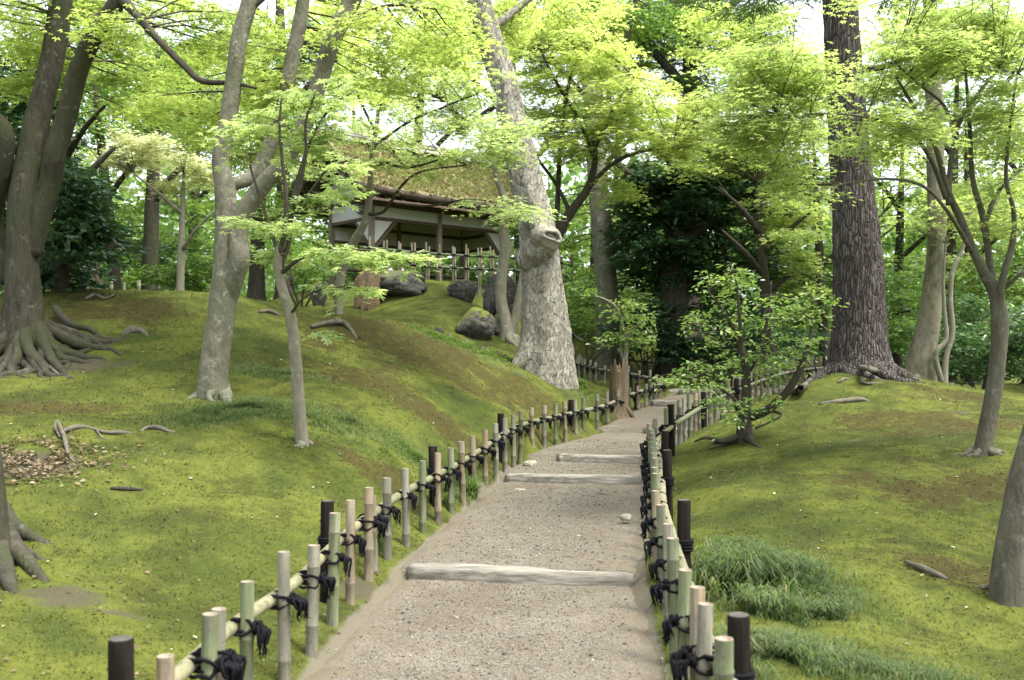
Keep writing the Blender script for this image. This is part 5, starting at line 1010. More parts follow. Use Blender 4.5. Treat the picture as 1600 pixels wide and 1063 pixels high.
# ------------------------------------------------------------------ shrubs, sapling and stump by the path
b = G(1152, 692); D_ = b[1]; t = Tree('broadleaf_shrub', 'open glossy leaved shrub with a twisted dark stem beside the path bend', 'shrub', b)
t.limb([(1166, 694, D_, 30), (1163, 660, D_, 22), (1166, 620, D_, 16), (1164, 570, D_, 12), (1150, 520, D_, 8), (1125, 480, D_, 5), (1110, 460, D_, 3)], M['bark_dark'], 'trunk', 14, .04, bark_disp(.12, 4, .5, .15, 6, 2, 131), sink=.1)
for rows in ([(1172, 652, D_, 16), (1200, 640, D_ - .1, 13), (1230, 612, D_ - .15, 12), (1250, 578, D_ - .2, 10), (1262, 540, D_ - .2, 6), (1270, 500, D_ - .2, 3)], [(1165, 590, D_, 8), (1190, 540, D_ + .1, 6), (1200, 490, D_ + .1, 4), (1205, 440, D_ + .1, 3)], [(1160, 550, D_, 6), (1155, 490, D_ - .1, 5), (1150, 440, D_ - .1, 3), (1140, 410, D_ - .1, 2)],
             [(1164, 640, D_, 8), (1130, 610, D_ - .2, 5), (1090, 595, D_ - .3, 4), (1050, 585, D_ - .4, 2)], [(1160, 680, D_, 10), (1130, 690, D_ - .1, 8), (1105, 684, D_ - .2, 5), (1085, 690, D_ - .2, 3)], [(1200, 640, D_, 6), (1220, 650, D_ - .3, 4), (1180, 670, D_ - .4, 3)], [(1150, 520, D_, 4), (1105, 520, D_ - .1, 3), (1070, 530, D_ - .2, 2)]):
    t.limb(rows, M['bark_dark'], 'branch', 8, .05, bark_disp(.12, seed=len(rows)))
for rr in ([(1160, 690, 14, .05), (1130, 694, 9, .02), (1108, 692, 5, -.02)], [(1168, 692, 14, .04), (1180, 698, 8, .0), (1195, 700, 4, -.03)], [(1150, 694, 8, .04), (1125, 699, 6, .01), (1105, 702, 3, -.01)]): t.root_tube(rr, M['bark_dark'])
t.crown([bl(1130, 440, D_, 56, 32, .3, 38), bl(1190, 490, D_ + .1, 70, 42, .4, 52), bl(1110, 510, D_ - .1, 50, 34, .35, 34), bl(1175, 560, D_ + .1, 60, 26, .4, 38), bl(1095, 580, D_ - .3, 55, 22, .3, 34), bl(1245, 510, D_ - .2, 46, 44, .35, 34), bl(1215, 570, D_ - .1, 45, 26, .3, 24), bl(1120, 620, D_ - .4, 45, 22, .25, 22), bl(1160, 650, D_ - .4, 40, 22, .25, 16), bl(1270, 460, D_ - .1, 35, 30, .3, 16), bl(1055, 590, D_ - .5, 22, 12, .2, 8), bl(1200, 620, D_ - .3, 30, 20, .2, 8)],
        'glossy', kind='oval', leaf=.07, spray_r=.15, per=17, twig_r=.0025, flat=.55, droop=.5, tint_shift=.22, dens=.6)
b = G(975, 626); b = np.array((P(976, 600, 18.3)[0], 18.3, TZ([P(976, 600, 18.3)[0]], [18.3])[0])); D_ = 18.3; zb = HY - (b[2] - CZ) * F / D_
t = Tree('sapling', 'small pale stemmed sapling with sparse glossy leaves growing behind the stump', 'shrub', b)
t.limb([(977, zb, D_, 11), (977, 565, D_, 9), (978, 535, D_, 7.5), (972, 505, D_, 5), (962, 480, D_, 4.5), (945, 468, D_, 3.5), (922, 460, D_, 2)], M['bark_slim'], 'trunk', 10, .04, bark_disp(.1, seed=141), sink=.05)
for rows in ([(976, 565, D_, 6), (969, 548, D_, 5), (972, 536, D_, 4), (985, 522, D_, 3)], [(978, 535, D_, 4), (992, 515, D_, 3), (1005, 500, D_, 2)]): t.limb(rows, M['bark_slim'], 'branch', 7)
t.crown([bl(990, 490, D_, 30, 26, .4, 24), bl(965, 530, D_, 34, 12, .3, 14), bl(918, 456, D_, 14, 9, .15, 5), bl(1000, 520, D_, 24, 14, .3, 10), bl(960, 478, D_, 18, 10, .2, 5)], 'glossy', kind='oval', leaf=.10, spray_r=.2, per=14, twig_r=.003, flat=.55, droop=.4, tint_shift=.25, dens=1.1)
b = G(966, 634); D_ = 17.9; b = np.array((P(966, 600, D_)[0], D_, TZ([P(966, 600, D_)[0]], [D_])[0])); ztop = P(0, 573, D_)[2]
t = Tree('rotten_stump', 'tall rotten tree stump with a jagged top behind the left fence', 'stump', b)
hh = ztop - b[2]; Vs, Fs_, Fc_ = tube(smooth_path([(b[0], b[1], b[2] - .1, .30), (b[0], b[1], b[2] + .05, .22), (b[0] + .01, b[1], b[2] + .2, .165), (b[0], b[1], b[2] + hh * .6, .15), (b[0] - .01, b[1], ztop, .14)], .03), 40, bark_disp(.16, 5, .2, .15, 6, 5, 151, .25), cap=False)
k_ = Vs[:, 2] > b[2] + hh * .6; Vs[:, 2] += np.where(k_, (Vs[:, 2] - b[2] - hh * .6) * fbm(Vs * (14, 14, 1) , 3) * 1.1, 0); inn = Vs[-40:] * 1.0; cz = inn.mean(0); inn = cz + (inn - cz) * .7; inn[:, 2] -= .12
mb = MB().add(np.vstack([Vs, inn, [cz - (0, 0, .25)]]), Fs_); o_ = len(Vs) - 40; j_ = np.arange(40); k2 = (j_ + 1) % 40
mb.Fs += [(np.stack([o_ + j_, o_ + k2, o_ + 40 + k2, o_ + 40 + j_], 1), 0), (np.stack([o_ + 40 + j_, o_ + 40 + k2, np.full(40, o_ + 80)], 1), 0)]; mb.tint += [np.zeros(40), np.zeros(40)]
build('trunk', mb, M['stump'], t.root)
for a in (3.3, 4.0, 5.6): 
    x, y = b[0] + math.cos(a) * .42, b[1] + math.sin(a) * .42; z = TZ([x], [y])[0]; t.limb([(b[0] + math.cos(a) * .12, b[1] + math.sin(a) * .12, b[2] + .16, .06), (b[0] + math.cos(a) * .27, b[1] + math.sin(a) * .27, (b[2] + z) / 2 + .07, .045), (x, y, z - .02, .02)], M['stump'], 'root', 8, .04, bark_disp(.2, fs=8), keep=False, px=False)

# surface roots and sticks lying on the moss
def ground_root(label, runs, name='exposed_root', cat='root', mat='root'):
    c = G(*runs[0][0][:2]); root = thing(name, label, cat, c, 'roots and sticks on the moss')
    for rr in runs:
        a = []
        for px, py, w, lift in rr: g = G(px, py); a.append((g[0], g[1], g[2] + lift, w / 2 * g[1] / F))
        build('limb', MB().add(*tube(smooth_path(a, .04), 9, bark_disp(.3, fs=8, seed=len(rr) + runs.index(rr)))), M[mat], root)
ground_root('long forked exposed root snaking over the moss by the bark mulch', [[(90, 668, 4, .05), (97, 684, 7, .04), (103, 700, 7, .03), (107, 714, 6, .02), (122, 727, 3, -.02)], [(97, 684, 7, .04), (118, 676, 8, .02), (140, 676, 7, .0), (165, 682, 6, .015), (190, 681, 7, .01), (212, 677, 4, -.015), (232, 669, 6, .02), (252, 671, 8, .015), (268, 674, 5, .0), (282, 671, 3, -.02)], [(90, 668, 4, .05), (86, 676, 4, .03), (94, 688, 4, .01)], [(150, 679, 4, .01), (160, 688, 3, .005), (176, 690, 2, -.01)]])
ground_root('bent grey root arching out of the dry brown moss on the slope', [[(486, 513, 6, .03), (515, 511, 8, .06), (537, 512, 9, .06), (552, 525, 6, .0), (557, 532, 4, -.02)]])
ground_root('thick mossy root hump on the left mound', [[(190, 524, 8, -.02), (205, 521, 12, .03), (222, 521, 10, .02), (232, 526, 5, -.03)]])
ground_root('thin curved dead root on the crest of the mound', [[(134, 470, 5, .02), (148, 466, 6, .05), (165, 469, 4, .02), (178, 466, 3, .03), (178, 460, 2, .0)]])
ground_root('short grey stick lying near the right edge', [[(1415, 880, 6, .02), (1440, 896, 10, .03), (1462, 904, 9, .02), (1482, 912, 4, .0)]], 'fallen_stick', 'stick')
ground_root('dark short twig pressed in the moss left of the slim maple', [[(172, 768, 4, .01), (195, 768, 6, .015), (222, 764, 4, .01)]], 'fallen_stick', 'stick', 'bark_dark')
ground_root('pale short root piece in the moss at the crest, left of the grey forked tree', [[(404, 491, 4, .01), (420, 490, 6, .03), (438, 493, 4, .0)]])

# ------------------------------------------------------------------ background trees and shrubs
def back_tree(label, px, d, w, h, lean, blobs, mat, bark='bark_dark', group='trees standing behind', kind='rhomb', leaf=.17, per=60, tint=.0, spray=.6, name='background_tree', flat=.5, side=3, cat='tree', forks=2, dens=.6):
    x = P(px, 0, d)[0]; z = TZ([x], [d])[0]; t = Tree(name, label, cat, (x, d, z), group); r = w / 2
    rows = [(x, d, z - .15, r * 1.25), (x + lean * .1, d, z + h * .15, r), (x + lean * .35, d, z + h * .4, r * .85), (x + lean * .7, d, z + h * .7, r * .6), (x + lean, d, z + h, r * .06)]
    t.limb(rows, M[bark], 'trunk', 14, .15, bark_disp(.08, 4, .4, .3, 3, 2, int(px)), px=False)
    for k in range(forks):
        f = .45 + .4 * k / max(1, forks); s = (-1) ** k; t.limb([(x + lean * f, d, z + h * f, r * .5), (x + lean * f + s * h * .1, d - .3, z + h * (f + .1), r * .38), (x + lean * f + s * h * .22, d - .5, z + h * (f + .2), r * .15)], M[bark], 'branch', 8, .15, px=False)
    t.crown([bl(*q_) for q_ in blobs], mat, kind=kind, leaf=leaf, spray_r=spray, per=per, twig_r=.008, tint_shift=tint, flat=flat, twig_every=2, seg=3, dens=dens); return t
back_tree('cream leaved young maple with flat pale sprays on the far left behind the crest', 280, 20, .17, 3.6, .1, [(225, 228, 20, 62, 16, .9, 26), (300, 262, 20, 40, 12, .7, 14), (190, 250, 20, 36, 12, .6, 12), (262, 292, 20, 26, 8, .4, 6), (260, 250, 20.4, 60, 14, .7, 14), (340, 270, 20.5, 30, 20, .5, 8)], 'maple_cream', 'bark_slim', kind='maple3', leaf=.11, per=70, spray=.42, flat=.2, name='cream_maple')
back_tree('dark evergreen shrub tree with hanging leaves behind the buttressed trunk', 95, 15.0, .2, 4.2, .1, [(30, 130, 15, 60, 55, .8, 40), (110, 300, 14.6, 46, 55, .7, 44), (130, 370, 14.4, 52, 40, .7, 40), (70, 220, 15.2, 50, 60, .7, 30), (20, 330, 15.5, 60, 70, .7, 34), (90, 420, 15.2, 70, 30, .6, 26)], 'dark', 'bark_dark', kind='oval', leaf=.13, per=30, spray=.3, flat=.8, name='evergreen_tree', tint=.0, dens=1.5)
back_tree('dark slanting trunk behind the left crest, leaning left', 168, 19.5, .40, 5.5, -1.9, [(60, 180, 20, 110, 70, 1.2, 40), (170, 160, 21, 90, 70, 1.2, 40)], 'broad', 'bark_dark', leaf=.14, per=55, spray=.5)
back_tree('thin dark upright trunk beside the slanting one behind the left crest', 186, 21, .25, 6.5, -.6, [(180, 120, 22, 100, 60, 1.2, 34), (120, 60, 22, 100, 60, 1.2, 30)], 'broad', 'bark_dark', leaf=.15, per=55, spray=.5)
back_tree('curved brown trunk among the greenery left of the cream maple', 232, 23, .38, 7.0, .2, [(260, 180, 24, 110, 60, 1.4, 50), (330, 330, 25, 70, 60, 1.2, 34), (200, 350, 25, 60, 50, 1.2, 24)], 'broad', 'bark_brown', leaf=.15, per=60, spray=.5, tint=.15)
back_tree('mid green tree standing behind the grey forked trunk', 400, 27, .4, 8, .3, [(400, 200, 27, 120, 70, 1.8, 60), (330, 110, 28, 120, 60, 1.8, 50), (470, 330, 27, 70, 60, 1.2, 34), (250, 120, 28, 90, 70, 1.6, 44)], 'broad', tint=.15, dens=.9)
back_tree('dark pine with black needles seen high behind the forked stems', 445, 30, .45, 12, -.2, [(430, 90, 30, 50, 40, 1.0, 26), (410, 150, 30, 60, 22, 1.0, 20), (470, 60, 30, 50, 30, 1.0, 18)], 'dark', kind='strip', leaf=.3, per=90, spray=.6, flat=1., name='background_pine')
back_tree('bright green tree beyond the pavilion roof', 640, 33, .4, 9, .5, [(620, 110, 33, 120, 50, 2, 44), (720, 60, 33, 110, 50, 2, 36), (520, 60, 33, 100, 50, 2, 34)], 'maple_yellow', leaf=.2, per=60, tint=.05)
back_tree('green tree rising behind the right end of the pavilion', 815, 34, .45, 9, -.3, [(780, 270, 34, 60, 50, 1.5, 30), (830, 170, 34, 90, 60, 1.8, 40), (750, 400, 33, 60, 40, 1.4, 20)], 'broad', leaf=.18, tint=.15)
back_tree('huge dark evergreen with blue green foliage filling the middle right', 1050, 25, .75, 7.0, .2, [(1080, 300, 25, 100, 60, 1.6, 120), (1150, 270, 25.5, 80, 50, 1.4, 80), (1010, 380, 25, 50, 50, 1.2, 46), (1120, 400, 25, 90, 40, 1.3, 70), (1200, 330, 26, 60, 70, 1.3, 56), (1050, 440, 25.5, 70, 22, 1.0, 30), (1230, 420, 26.5, 50, 45, 1.0, 34), (1000, 300, 25.5, 40, 50, 1.0, 34), (1250, 280, 26.5, 40, 40, 1.0, 30)], 'dark', 'bark_dark', kind='oval', leaf=.17, per=52, spray=.46, flat=.45, name='evergreen_tree', forks=4, dens=1.25, tint=.04)
back_tree('crooked dark trunk with arching limbs right of the evergreen', 1205, 21.5, .28, 4.4, -.3, [(1225, 320, 21.5, 50, 24, .9, 18), (1140, 250, 22, 110, 24, 1.0, 44), (1190, 215, 22, 90, 24, 1.0, 34), (1100, 225, 22, 70, 20, .9, 22), (1250, 370, 20.5, 40, 36, .8, 24), (1265, 420, 20.3, 34, 34, .7, 18)], 'maple_deep', 'bark_dark', kind='maple3', leaf=.11, per=60, spray=.42, tint=.22, flat=.22, forks=4)
back_tree('tall pine with layered needles high at the top centre right', 1075, 30, .6, 13, .1, [(1020, 40, 30, 90, 22, 1.6, 46), (1100, 15, 30, 90, 20, 1.6, 40), (970, 80, 30, 60, 16, 1.2, 22), (1090, 85, 30, 50, 18, 1.2, 22), (1060, 130, 30, 34, 16, .9, 14), (1180, 60, 31, 80, 26, 1.4, 30)], 'needle', 'bark_pine', kind='strip', leaf=.32, per=90, spray=.6, flat=1., name='background_pine', forks=4)
back_tree('tall light green tree filling the top behind the old trunk', 930, 31, .35, 9, .2, [(900, 30, 31, 120, 40, 1.6, 46), (1010, 70, 31, 90, 36, 1.6, 34), (800, 40, 32, 90, 40, 1.5, 30)], 'maple_yellow', kind='maple3', leaf=.17, per=55, spray=.6, tint=.0, flat=.25, dens=1.)
back_tree('tall light green tree filling the top right corner', 1480, 27, .3, 9, .3, [(1420, 60, 27, 110, 44, 1.5, 44), (1540, 50, 27, 100, 44, 1.5, 44), (1370, 150, 27, 60, 40, 1.3, 24), (1600, 200, 27, 70, 50, 1.3, 26)], 'maple_deep', kind='maple3', leaf=.16, per=55, spray=.55, tint=.05, flat=.25, dens=1.)
back_tree('light green maple behind the pine on the right', 1290, 24, .25, 6, -.3, [(1230, 120, 23, 90, 50, 1.6, 56), (1150, 60, 23, 100, 40, 1.6, 46), (1280, 220, 23, 80, 60, 1.6, 44), (1390, 250, 23, 60, 60, 1.4, 30), (1250, 330, 22, 50, 40, 1.2, 20)], 'maple_yellow', kind='maple3', leaf=.13, per=60, spray=.5, tint=.05, flat=.25)
for k, (px, d, lab) in enumerate(((1400, 29, 'green tree in the gap between the pine and the moss blotched trunk'), (1520, 27, 'thin dark trunk with mid green crown behind the right bank'), (1610, 25, 'leafy tree at the far right edge beyond the bank'), (1330, 34, 'hazy green tree far behind the pine'))):
    back_tree(lab, px, d, .3, 7, .2 * (-1) ** k, [(px + 10, 330, d, 80, 60, 1.6, 40), (px - 20, 430, d - .5, 80, 50, 1.4, 40), (px + 20, 220, d, 80, 50, 1.6, 24), (px + 20, 510, d - 1, 70, 35, 1.2, 30)], ('broad', 'maple_deep')[k % 2], leaf=.17, per=60, tint=.12)
for k, (px, d, lab) in enumerate(((-40, 20, 'shadowy tree at the far left edge behind the buttressed trunk'), (110, 30, 'bushy green tree far behind the slanting trunk'), (300, 33, 'far bushy tree behind the cream maple'), (560, 38, 'far tree hidden behind the thatched roof'), (960, 36, 'far green tree behind the straight grey trunk'), (1130, 36, 'far tree behind the huge evergreen'), (1480, 36, 'far pale green tree behind the many stemmed maple'))):
    back_tree(lab, px, d, .4, 9, .2 * (-1) ** k, [(px, 360, d, 110, 70, 2, 46), (px + 30, 260, d, 110, 60, 2, 34), (px - 30, 440, d - 1, 90, 40, 1.6, 34), (px, 150, d + 1, 110, 60, 2, 26)], ('broad', 'maple_deep', 'broad')[k % 3], leaf=.22, per=55, spray=.75, tint=.1)
def bush(label, px, d, blobs, mat, leaf=.11, per=40, spray=.3, tint=0., kind='oval'):
    x = P(px, 0, d)[0]; z = TZ([x], [d])[0]; t = Tree('bush', label, 'bush', (x, d, z), 'bushes behind the mounds')
    for k in range(4): a = k * 1.7 + px; t.limb([(x, d, z - .05, .03), (x + .25 * math.cos(a), d + .2 * math.sin(a), z + .4, .022), (x + .6 * math.cos(a), d + .4 * math.sin(a), z + .8, .01)], M['bark_dark'], 'stem', 6, .1, px=False)
    t.crown([bl(*q_) for q_ in blobs], mat, kind=kind, leaf=leaf, spray_r=spray, per=per, twig_r=.004, tint_shift=tint, flat=.7, twig_every=3, seg=3, dens=1.)
bush('leafy bush on the crest left of the grey forked trunk', 310, 21, [(310, 425, 21, 50, 28, .8, 40), (345, 380, 21.5, 40, 30, .8, 24), (262, 432, 21, 34, 18, .6, 20)], 'broad', tint=.05)
bush('low bush beyond the crest at far left', 120, 21.5, [(110, 420, 22, 80, 30, .9, 50), (190, 425, 23, 60, 28, .8, 34)], 'broad', tint=.1)
bush('bush below the pavilion fence beside the leaning maple', 470, 22, [(480, 415, 22, 40, 26, .6, 24), (445, 395, 23, 40, 34, .8, 24)], 'broad', tint=.0)
bush('dark low bushes at the foot of the evergreen, left half', 1010, 24.5, [(1000, 520, 24.5, 60, 36, .8, 44), (1060, 545, 24.3, 50, 26, .7, 34), (1030, 490, 25, 60, 26, .8, 34)], 'dark', leaf=.13, tint=.0)
bush('dark low bush at the foot of the evergreen behind the shrub', 1150, 24, [(1130, 540, 24, 70, 34, .8, 44), (1220, 530, 23, 60, 40, .8, 40), (1130, 480, 25, 70, 30, .9, 40)], 'dark', leaf=.13, tint=.08)
bush('bush between the pine and the moss blotched trunk', 1400, 19.5, [(1400, 520, 19.5, 40, 40, .7, 36), (1395, 450, 20, 36, 34, .7, 24)], 'broad', tint=-.05)
bush('bluish green bush behind the many stemmed maple', 1530, 18.5, [(1530, 540, 18.5, 60, 44, .8, 50), (1600, 520, 18, 50, 54, .8, 40), (1500, 480, 19, 40, 34, .7, 20)], 'dark', tint=.45)
bush('green bush in the gap right of the pale old trunk', 905, 24.5, [(905, 470, 24.5, 34, 60, .7, 36), (975, 470, 27.5, 30, 50, .7, 24)], 'broad', tint=-.1)
bush('dark green bush standing left of the cream maple foot', 190, 24, [(190, 400, 24, 70, 46, 1.0, 50), (100, 390, 24.5, 60, 50, 1.0, 44), (250, 400, 25, 50, 40, .9, 34)], 'dark', leaf=.14, tint=.4)
bush('wide green bush right of the moss blotched trunk, beyond the bank', 1470, 22, [(1460, 540, 22, 70, 46, 1.0, 56), (1540, 560, 22, 60, 40, 1.0, 44), (1620, 560, 21.5, 60, 50, 1.0, 44)], 'dark', leaf=.14, tint=.5)
bush('tall mid green bush between the evergreen and the pine', 1260, 24.5, [(1260, 470, 24.5, 46, 60, 1.0, 54), (1285, 400, 25, 40, 60, 1.0, 40)], 'broad', leaf=.14, tint=-.1)
bush('shaded bush behind the pavilion posts', 720, 33, [(700, 420, 33, 90, 34, 1.2, 50), (820, 430, 33, 60, 40, 1.2, 40)], 'broad', leaf=.17, tint=-.05)
ul = MB(); nU = 20000; a_ = RNG.uniform(-.6, .6, nU); d_ = RNG.uniform(36, 42, nU); z_ = 1.2 + RNG.random(nU) * (3.4 + 2.5 * fbm(np.c_[a_ * 14, d_ * .1, np.zeros(nU)], 3)); pos = np.c_[np.tan(a_) * d_, d_, z_]
V_, F_, kf = leaf_geo(pos, RNG.normal(size=(nU, 3)), RNG.normal(size=(nU, 3)) + (0, -.5, .8), RNG.uniform(.22, .42, nU), 'rhomb'); ul.add(V_, F_, tint=np.clip(.3 + .35 * fbm(pos * .5, 2) + RNG.normal(0, .12, nU), 0, 1))
o = build('undergrowth', ul, M['broad'], None, False, True, origin=(0, 39, 1)); tag(o, 'low shaded undergrowth along the far side of the garden', 'undergrowth', None, 'stuff')
# far wood closing the view
wl = MB(); nW = 40000; a_ = RNG.uniform(-.62, .62, nW); d_ = RNG.uniform(44, 62, nW); top = 9 + 6 * fbm(np.c_[a_ * 9, d_ * .05, np.zeros(nW)], 3); z_ = 1.5 + RNG.random(nW) ** .8 * np.clip(top, 3, 20)
pos = np.c_[np.tan(a_) * d_, d_, z_]; keep = fbm(pos * .45, 3) > -.16; pos = pos[keep]; n = len(pos)
V_, F_, kf = leaf_geo(pos, RNG.normal(size=(n, 3)), RNG.normal(size=(n, 3)) + (0, -.5, .8), RNG.uniform(.35, .65, n), 'rhomb'); wl.add(V_, F_, tint=np.clip(.45 + .3 * fbm(pos * .3, 2) + RNG.normal(0, .15, n), 0, 1))
o = build('distant_wood', wl, M['broad'], None, False, True, origin=(0, 50, 1)); tag(o, 'far wood of mixed green trees closing the view behind everything', 'wood', None, 'stuff')

# ------------------------------------------------------------------ ground cover
def frustum_pts(n, d0, d1, margin=120, seed=1):
    g = np.random.default_rng(seed); d = np.exp(g.uniform(math.log(d0), math.log(d1), n)); px = g.uniform(-margin, 1600 + margin, n); return (px - HX) / F * d, d, g
def off_path(x, y, extra=.05):
    s, c = path_sd(x, y); return (np.abs(c) > half_w(s) + extra) | (y < 1) | (s > _ps[-1] - .5)
x, y, g = frustum_pts(222000, 3.1, 20, seed=5); k = off_path(x, y, .08); x, y = x[k], y[k]
bm_, sm_, gm_ = all_masks(x, y); k = g.random(len(x)) > sm_ * 1.3; x, y, bm_, gm_ = x[k], y[k], bm_[k], gm_[k]; n = len(x); z = TZ(x, y)
q = np.c_[x, y, np.zeros(n)]; tn = .48 + .42 * fbm(q * 1.1, 3) + .28 * fbm(q * 5, 3) + .22 * fbm(q * .45 + 2, 2) + g.normal(0, .07, n) - .62 * bm_ * np.clip(.45 + 2.2 * fbm(q * 7 + 3, 3), 0, 1.25) - .05 * gm_
h = (.007 + .0008 * y) * g.uniform(.6, 1.5, n); w = h * g.uniform(.22, .4, n); a = g.uniform(-.3, 1.5, n); ln = g.normal(size=(n, 2)) * .8
c = np.c_[x, y, z - .003]; sd = np.c_[np.cos(a), np.sin(a), np.zeros(n)] * w[:, None]; tip = c + np.c_[ln[:, 0] * h, ln[:, 1] * h, h]
V_ = np.stack([c - sd, c + sd, tip], 1).reshape(-1, 3); o = build('moss', MB().add(V_, np.arange(3 * n).reshape(-1, 3), tint=np.clip(tn, 0, 1)), M['moss_fuzz'], None, True, True, origin=(0, 8, 0), up=True)
tag(o, 'short moss tufts covering both banks', 'moss', None, 'stuff')

def grass_patch(name, label, blobs, mat, seed, hmin, hmax):
    """blobs: px, py, radius across m, radius deep m, blades"""
    g = np.random.default_rng(seed); X_, Y_, Hs = [], [], []
    for px, py, rx, ry, n, hs in blobs:
        c = G(px, py); r = np.abs(g.normal(0, .5, n)); a = g.uniform(0, 2 * math.pi, n); X_.append(c[0] + np.cos(a) * r * rx); Y_.append(c[1] + np.sin(a) * r * ry); Hs.append(hs * np.clip(1.15 - .45 * r, .3, 1.2))
    x, y, hs = np.concatenate(X_), np.concatenate(Y_), np.concatenate(Hs); q = np.c_[x, y, np.zeros(len(x))]; k = (fbm(q * 3.5, 3) > -.18) & off_path(x, y, .04); x, y, hs = x[k], y[k], hs[k]; n = len(x); z = TZ(x, y)
    h = hs * g.uniform(hmin, hmax, n) * (1 + .5 * fbm(np.c_[x * 5, y * 5, x * 0], 2)); w = np.clip(h * .02, .0014, .003) * (.6 + y / 9); a = g.normal(-.9, 1.5, n) + 2.2 * fbm(np.c_[x * 2.2, y * 2.2, z * 0 + 3], 2); lean = g.uniform(.3, 1.25, n)
    dr = np.c_[np.cos(a), np.sin(a), np.zeros(n)]; sd = np.c_[-np.sin(a), np.cos(a), np.zeros(n)] * (w * np.where(np.sin(a) < 0, 1, -1))[:, None]; b = np.c_[x, y, z - .006]; m1 = b + np.c_[dr[:, :2] * (h * lean * .22)[:, None], h * .55]; m2 = b + np.c_[dr[:, :2] * (h * lean * .62)[:, None], h * .86]; tp = b + np.c_[dr[:, :2] * (h * lean * 1.05)[:, None], h * (.98 - .35 * lean)]
    V_ = np.stack([b - sd, b + sd, m1 - sd, m1 + sd, m2 - sd * .7, m2 + sd * .7, tp], 1).reshape(-1, 3); i = np.arange(n)[:, None] * 7
    t = np.clip(.5 + .3 * fbm(np.c_[x * 3, y * 3, z * 0], 2) + g.normal(0, .18, n), 0, 1); F4 = np.concatenate([i + [0, 1, 3, 2], i + [2, 3, 5, 4]])
    c0 = np.array((x.mean(), y.mean(), z.mean())); o = build(name, MB().add(V_, F4, i + [4, 5, 6], tint=t) if False else _gr(V_, F4, i + np.array([4, 5, 6]), t), mat, None, False, True, origin=c0); tag(o, label, 'grass', None, 'stuff')
def _gr(V, F4, F3, t):
    mb = MB(); mb.V.append(V); mb.n = len(V); mb.Fs += [(F4, 0), (F3, 0)]; mb.tint += [np.concatenate([t, t]), t]; return mb
grass_patch('grass', 'rounded blue green grass clump right of the path by the fence', [(1165, 915, .40, .42, 2600, .19), (1120, 900, .22, .3, 1000, .16), (1230, 905, .42, .3, 1500, .12), (1300, 930, .35, .3, 900, .07), (1150, 860, .35, .4, 900, .09)], M['sedge'], 21, .6, 1.2)
grass_patch('grass', 'low grass spreading along the bottom right below the clump', [(1230, 1020, .65, .5, 5200, .085), (1160, 1030, .3, .4, 2600, .11), (1340, 1040, .7, .35, 3000, .06), (1290, 965, .5, .3, 2000, .08), (1240, 965, .16, .14, 700, .15), (1190, 960, .3, .2, 1500, .13), (1420, 1060, .4, .2, 900, .06)], M['sedge'], 23, .6, 1.25)
grass_patch('grass', 'short bluish grass round the foot of the grey forked trunk', [(400, 640, 1.1, .55, 5200, .055), (330, 655, .7, .4, 2600, .06), (470, 655, .7, .4, 2600, .05), (430, 585, .8, .5, 2600, .05), (545, 655, .3, .25, 800, .05)], M['sedge'], 25, .6, 1.4)
grass_patch('grass', 'grass fringe along the crest below the pale old trunk', [(680, 525, .6, .5, 1600, .06), (740, 546, .6, .5, 2000, .07), (800, 568, .6, .5, 2200, .08), (850, 588, .5, .5, 2000, .08), (905, 600, .5, .5, 1600, .08)], M['grass'], 27, .6, 1.3)
grass_patch('grass', 'small grass tufts between the stakes of the left fence', [(590, 860, .10, .2, 420, .13), (735, 765, .16, .4, 700, .14), (650, 715, .6, .3, 1500, .05), (720, 740, .3, .4, 500, .06), (700, 790, .1, .2, 260, .1), (590, 700, .5, .3, 800, .04)], M['grass'], 29, .6, 1.3)
# litter
x, y, g = frustum_pts(1700, 3.5, 18, seed=9); k = off_path(x, y, .0); x, y = x[k], y[k]; n = len(x); z = TZ(x, y)
V_, F_, kf = leaf_geo(np.c_[x, y, z + .012], np.c_[g.normal(size=(n, 2)), g.normal(0, .25, n)], np.c_[g.normal(0, .3, (n, 2)), np.ones(n)], g.uniform(.012, .042, n), 'rhomb'); o = build('fallen_leaves', MB().add(V_, F_, tint=g.random(n) ** 2.6), M['litter'], None, False, True, origin=(0, 8, 0)); tag(o, 'scattered fallen leaves and flecks on the moss', 'leaves', None, 'stuff')
g = np.random.default_rng(31); n = 2600; c = G(42, 722); x, y = c[0] - .12 + g.normal(0, .34, n) + .12 * g.normal(size=n) ** 3 * .3, c[1] + g.normal(0, .30, n); kk_ = fbm(np.c_[x * 4, y * 4, x * 0], 3) > -.15; x, y = x[kk_], y[kk_]; n = len(x); z = TZ(x, y)
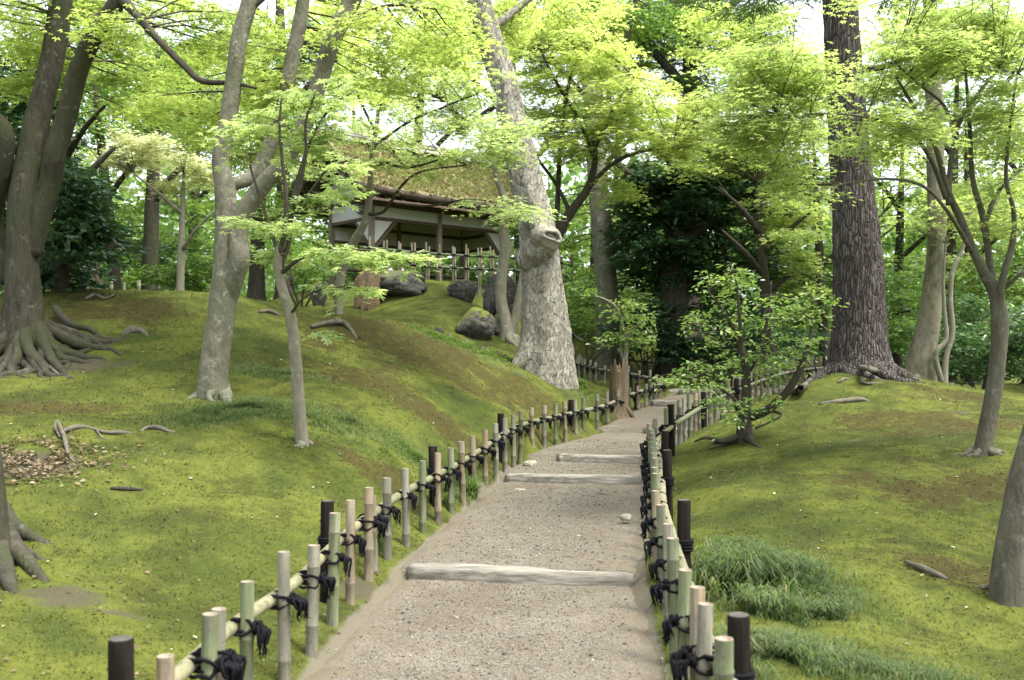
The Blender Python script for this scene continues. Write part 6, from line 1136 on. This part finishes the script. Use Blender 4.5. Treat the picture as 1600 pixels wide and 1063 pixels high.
V_, F_, kf = leaf_geo(np.c_[x, y, z + .01 + g.uniform(0, .03, n)], np.c_[g.normal(size=(n, 2)), g.normal(0, .25, n)], np.c_[g.normal(0, .5, (n, 2)), np.ones(n)], g.uniform(.012, .055, n), 'rhomb'); o = build('bark_litter', MB().add(V_, F_, tint=g.random(n) ** 2 * .6), M['litter'], None, False, True, origin=c); tag(o, 'patch of bark chips and dead needles at the left edge', 'litter', None, 'stuff')
# loose pebbles on the path
m_, nt_, out_ = new_mat('pebbles'); bsdf(nt_, out_, ramp(nt_, attr(nt_, 'tint'), [(0, (.05, .048, .045)), (.3, (.12, .11, .095)), (.55, (.18, .162, .13)), (.7, (.15, .11, .07)), (.85, (.21, .20, .185)), (.97, (.36, .35, .33))], 'CONSTANT'), .85); M['pebbles'] = m_
g = np.random.default_rng(41); n = 20000; d = np.exp(g.uniform(math.log(3.3), math.log(15), n)); s = np.interp(d, _pc[:, 1], _ps); c = np.where(g.random(n) < .6, g.normal(0, .38, n), g.uniform(-.85, .85, n)); x, y = path_pt(s, c); k = np.abs(c) < half_w(s) - .06; x, y, s = x[k], y[k], s[k]; n = len(x)
q = np.c_[x, y, np.zeros(n)]; z = path_z(s) + .012 * fbm(q * 2.2, 3) + .004 * fbm(q * 11, 3) + .002; r = np.clip(np.exp(g.normal(-5.5, .42, n)), .002, .016) * (.75 + .035 * y)
oct_ = np.array([(1, 0, 0), (0, 1, 0), (-1, 0, 0), (0, -1, 0), (0, 0, .7), (0, 0, -.5)]); of = np.array([[0, 1, 4], [1, 2, 4], [2, 3, 4], [3, 0, 4], [1, 0, 5], [2, 1, 5], [3, 2, 5], [0, 3, 5]])
a = g.uniform(0, 6.3, n); sc_ = g.uniform(.7, 1.3, (n, 3)); P_ = oct_[None] * sc_[:, None] * r[:, None, None]; ca, sa = np.cos(a)[:, None], np.sin(a)[:, None]
V_ = np.stack([P_[..., 0] * ca - P_[..., 1] * sa + x[:, None], P_[..., 0] * sa + P_[..., 1] * ca + y[:, None], P_[..., 2] + z[:, None]], -1).reshape(-1, 3); F_ = (of[None] + (np.arange(n) * 6)[:, None, None]).reshape(-1, 3)
o = build('gravel', MB().add(V_, F_, tint=np.repeat(g.random(n), 8)), M['pebbles'], None, True, True, origin=(0, 7, 0)); tag(o, 'loose pebbles scattered along the path', 'gravel', None, 'stuff')
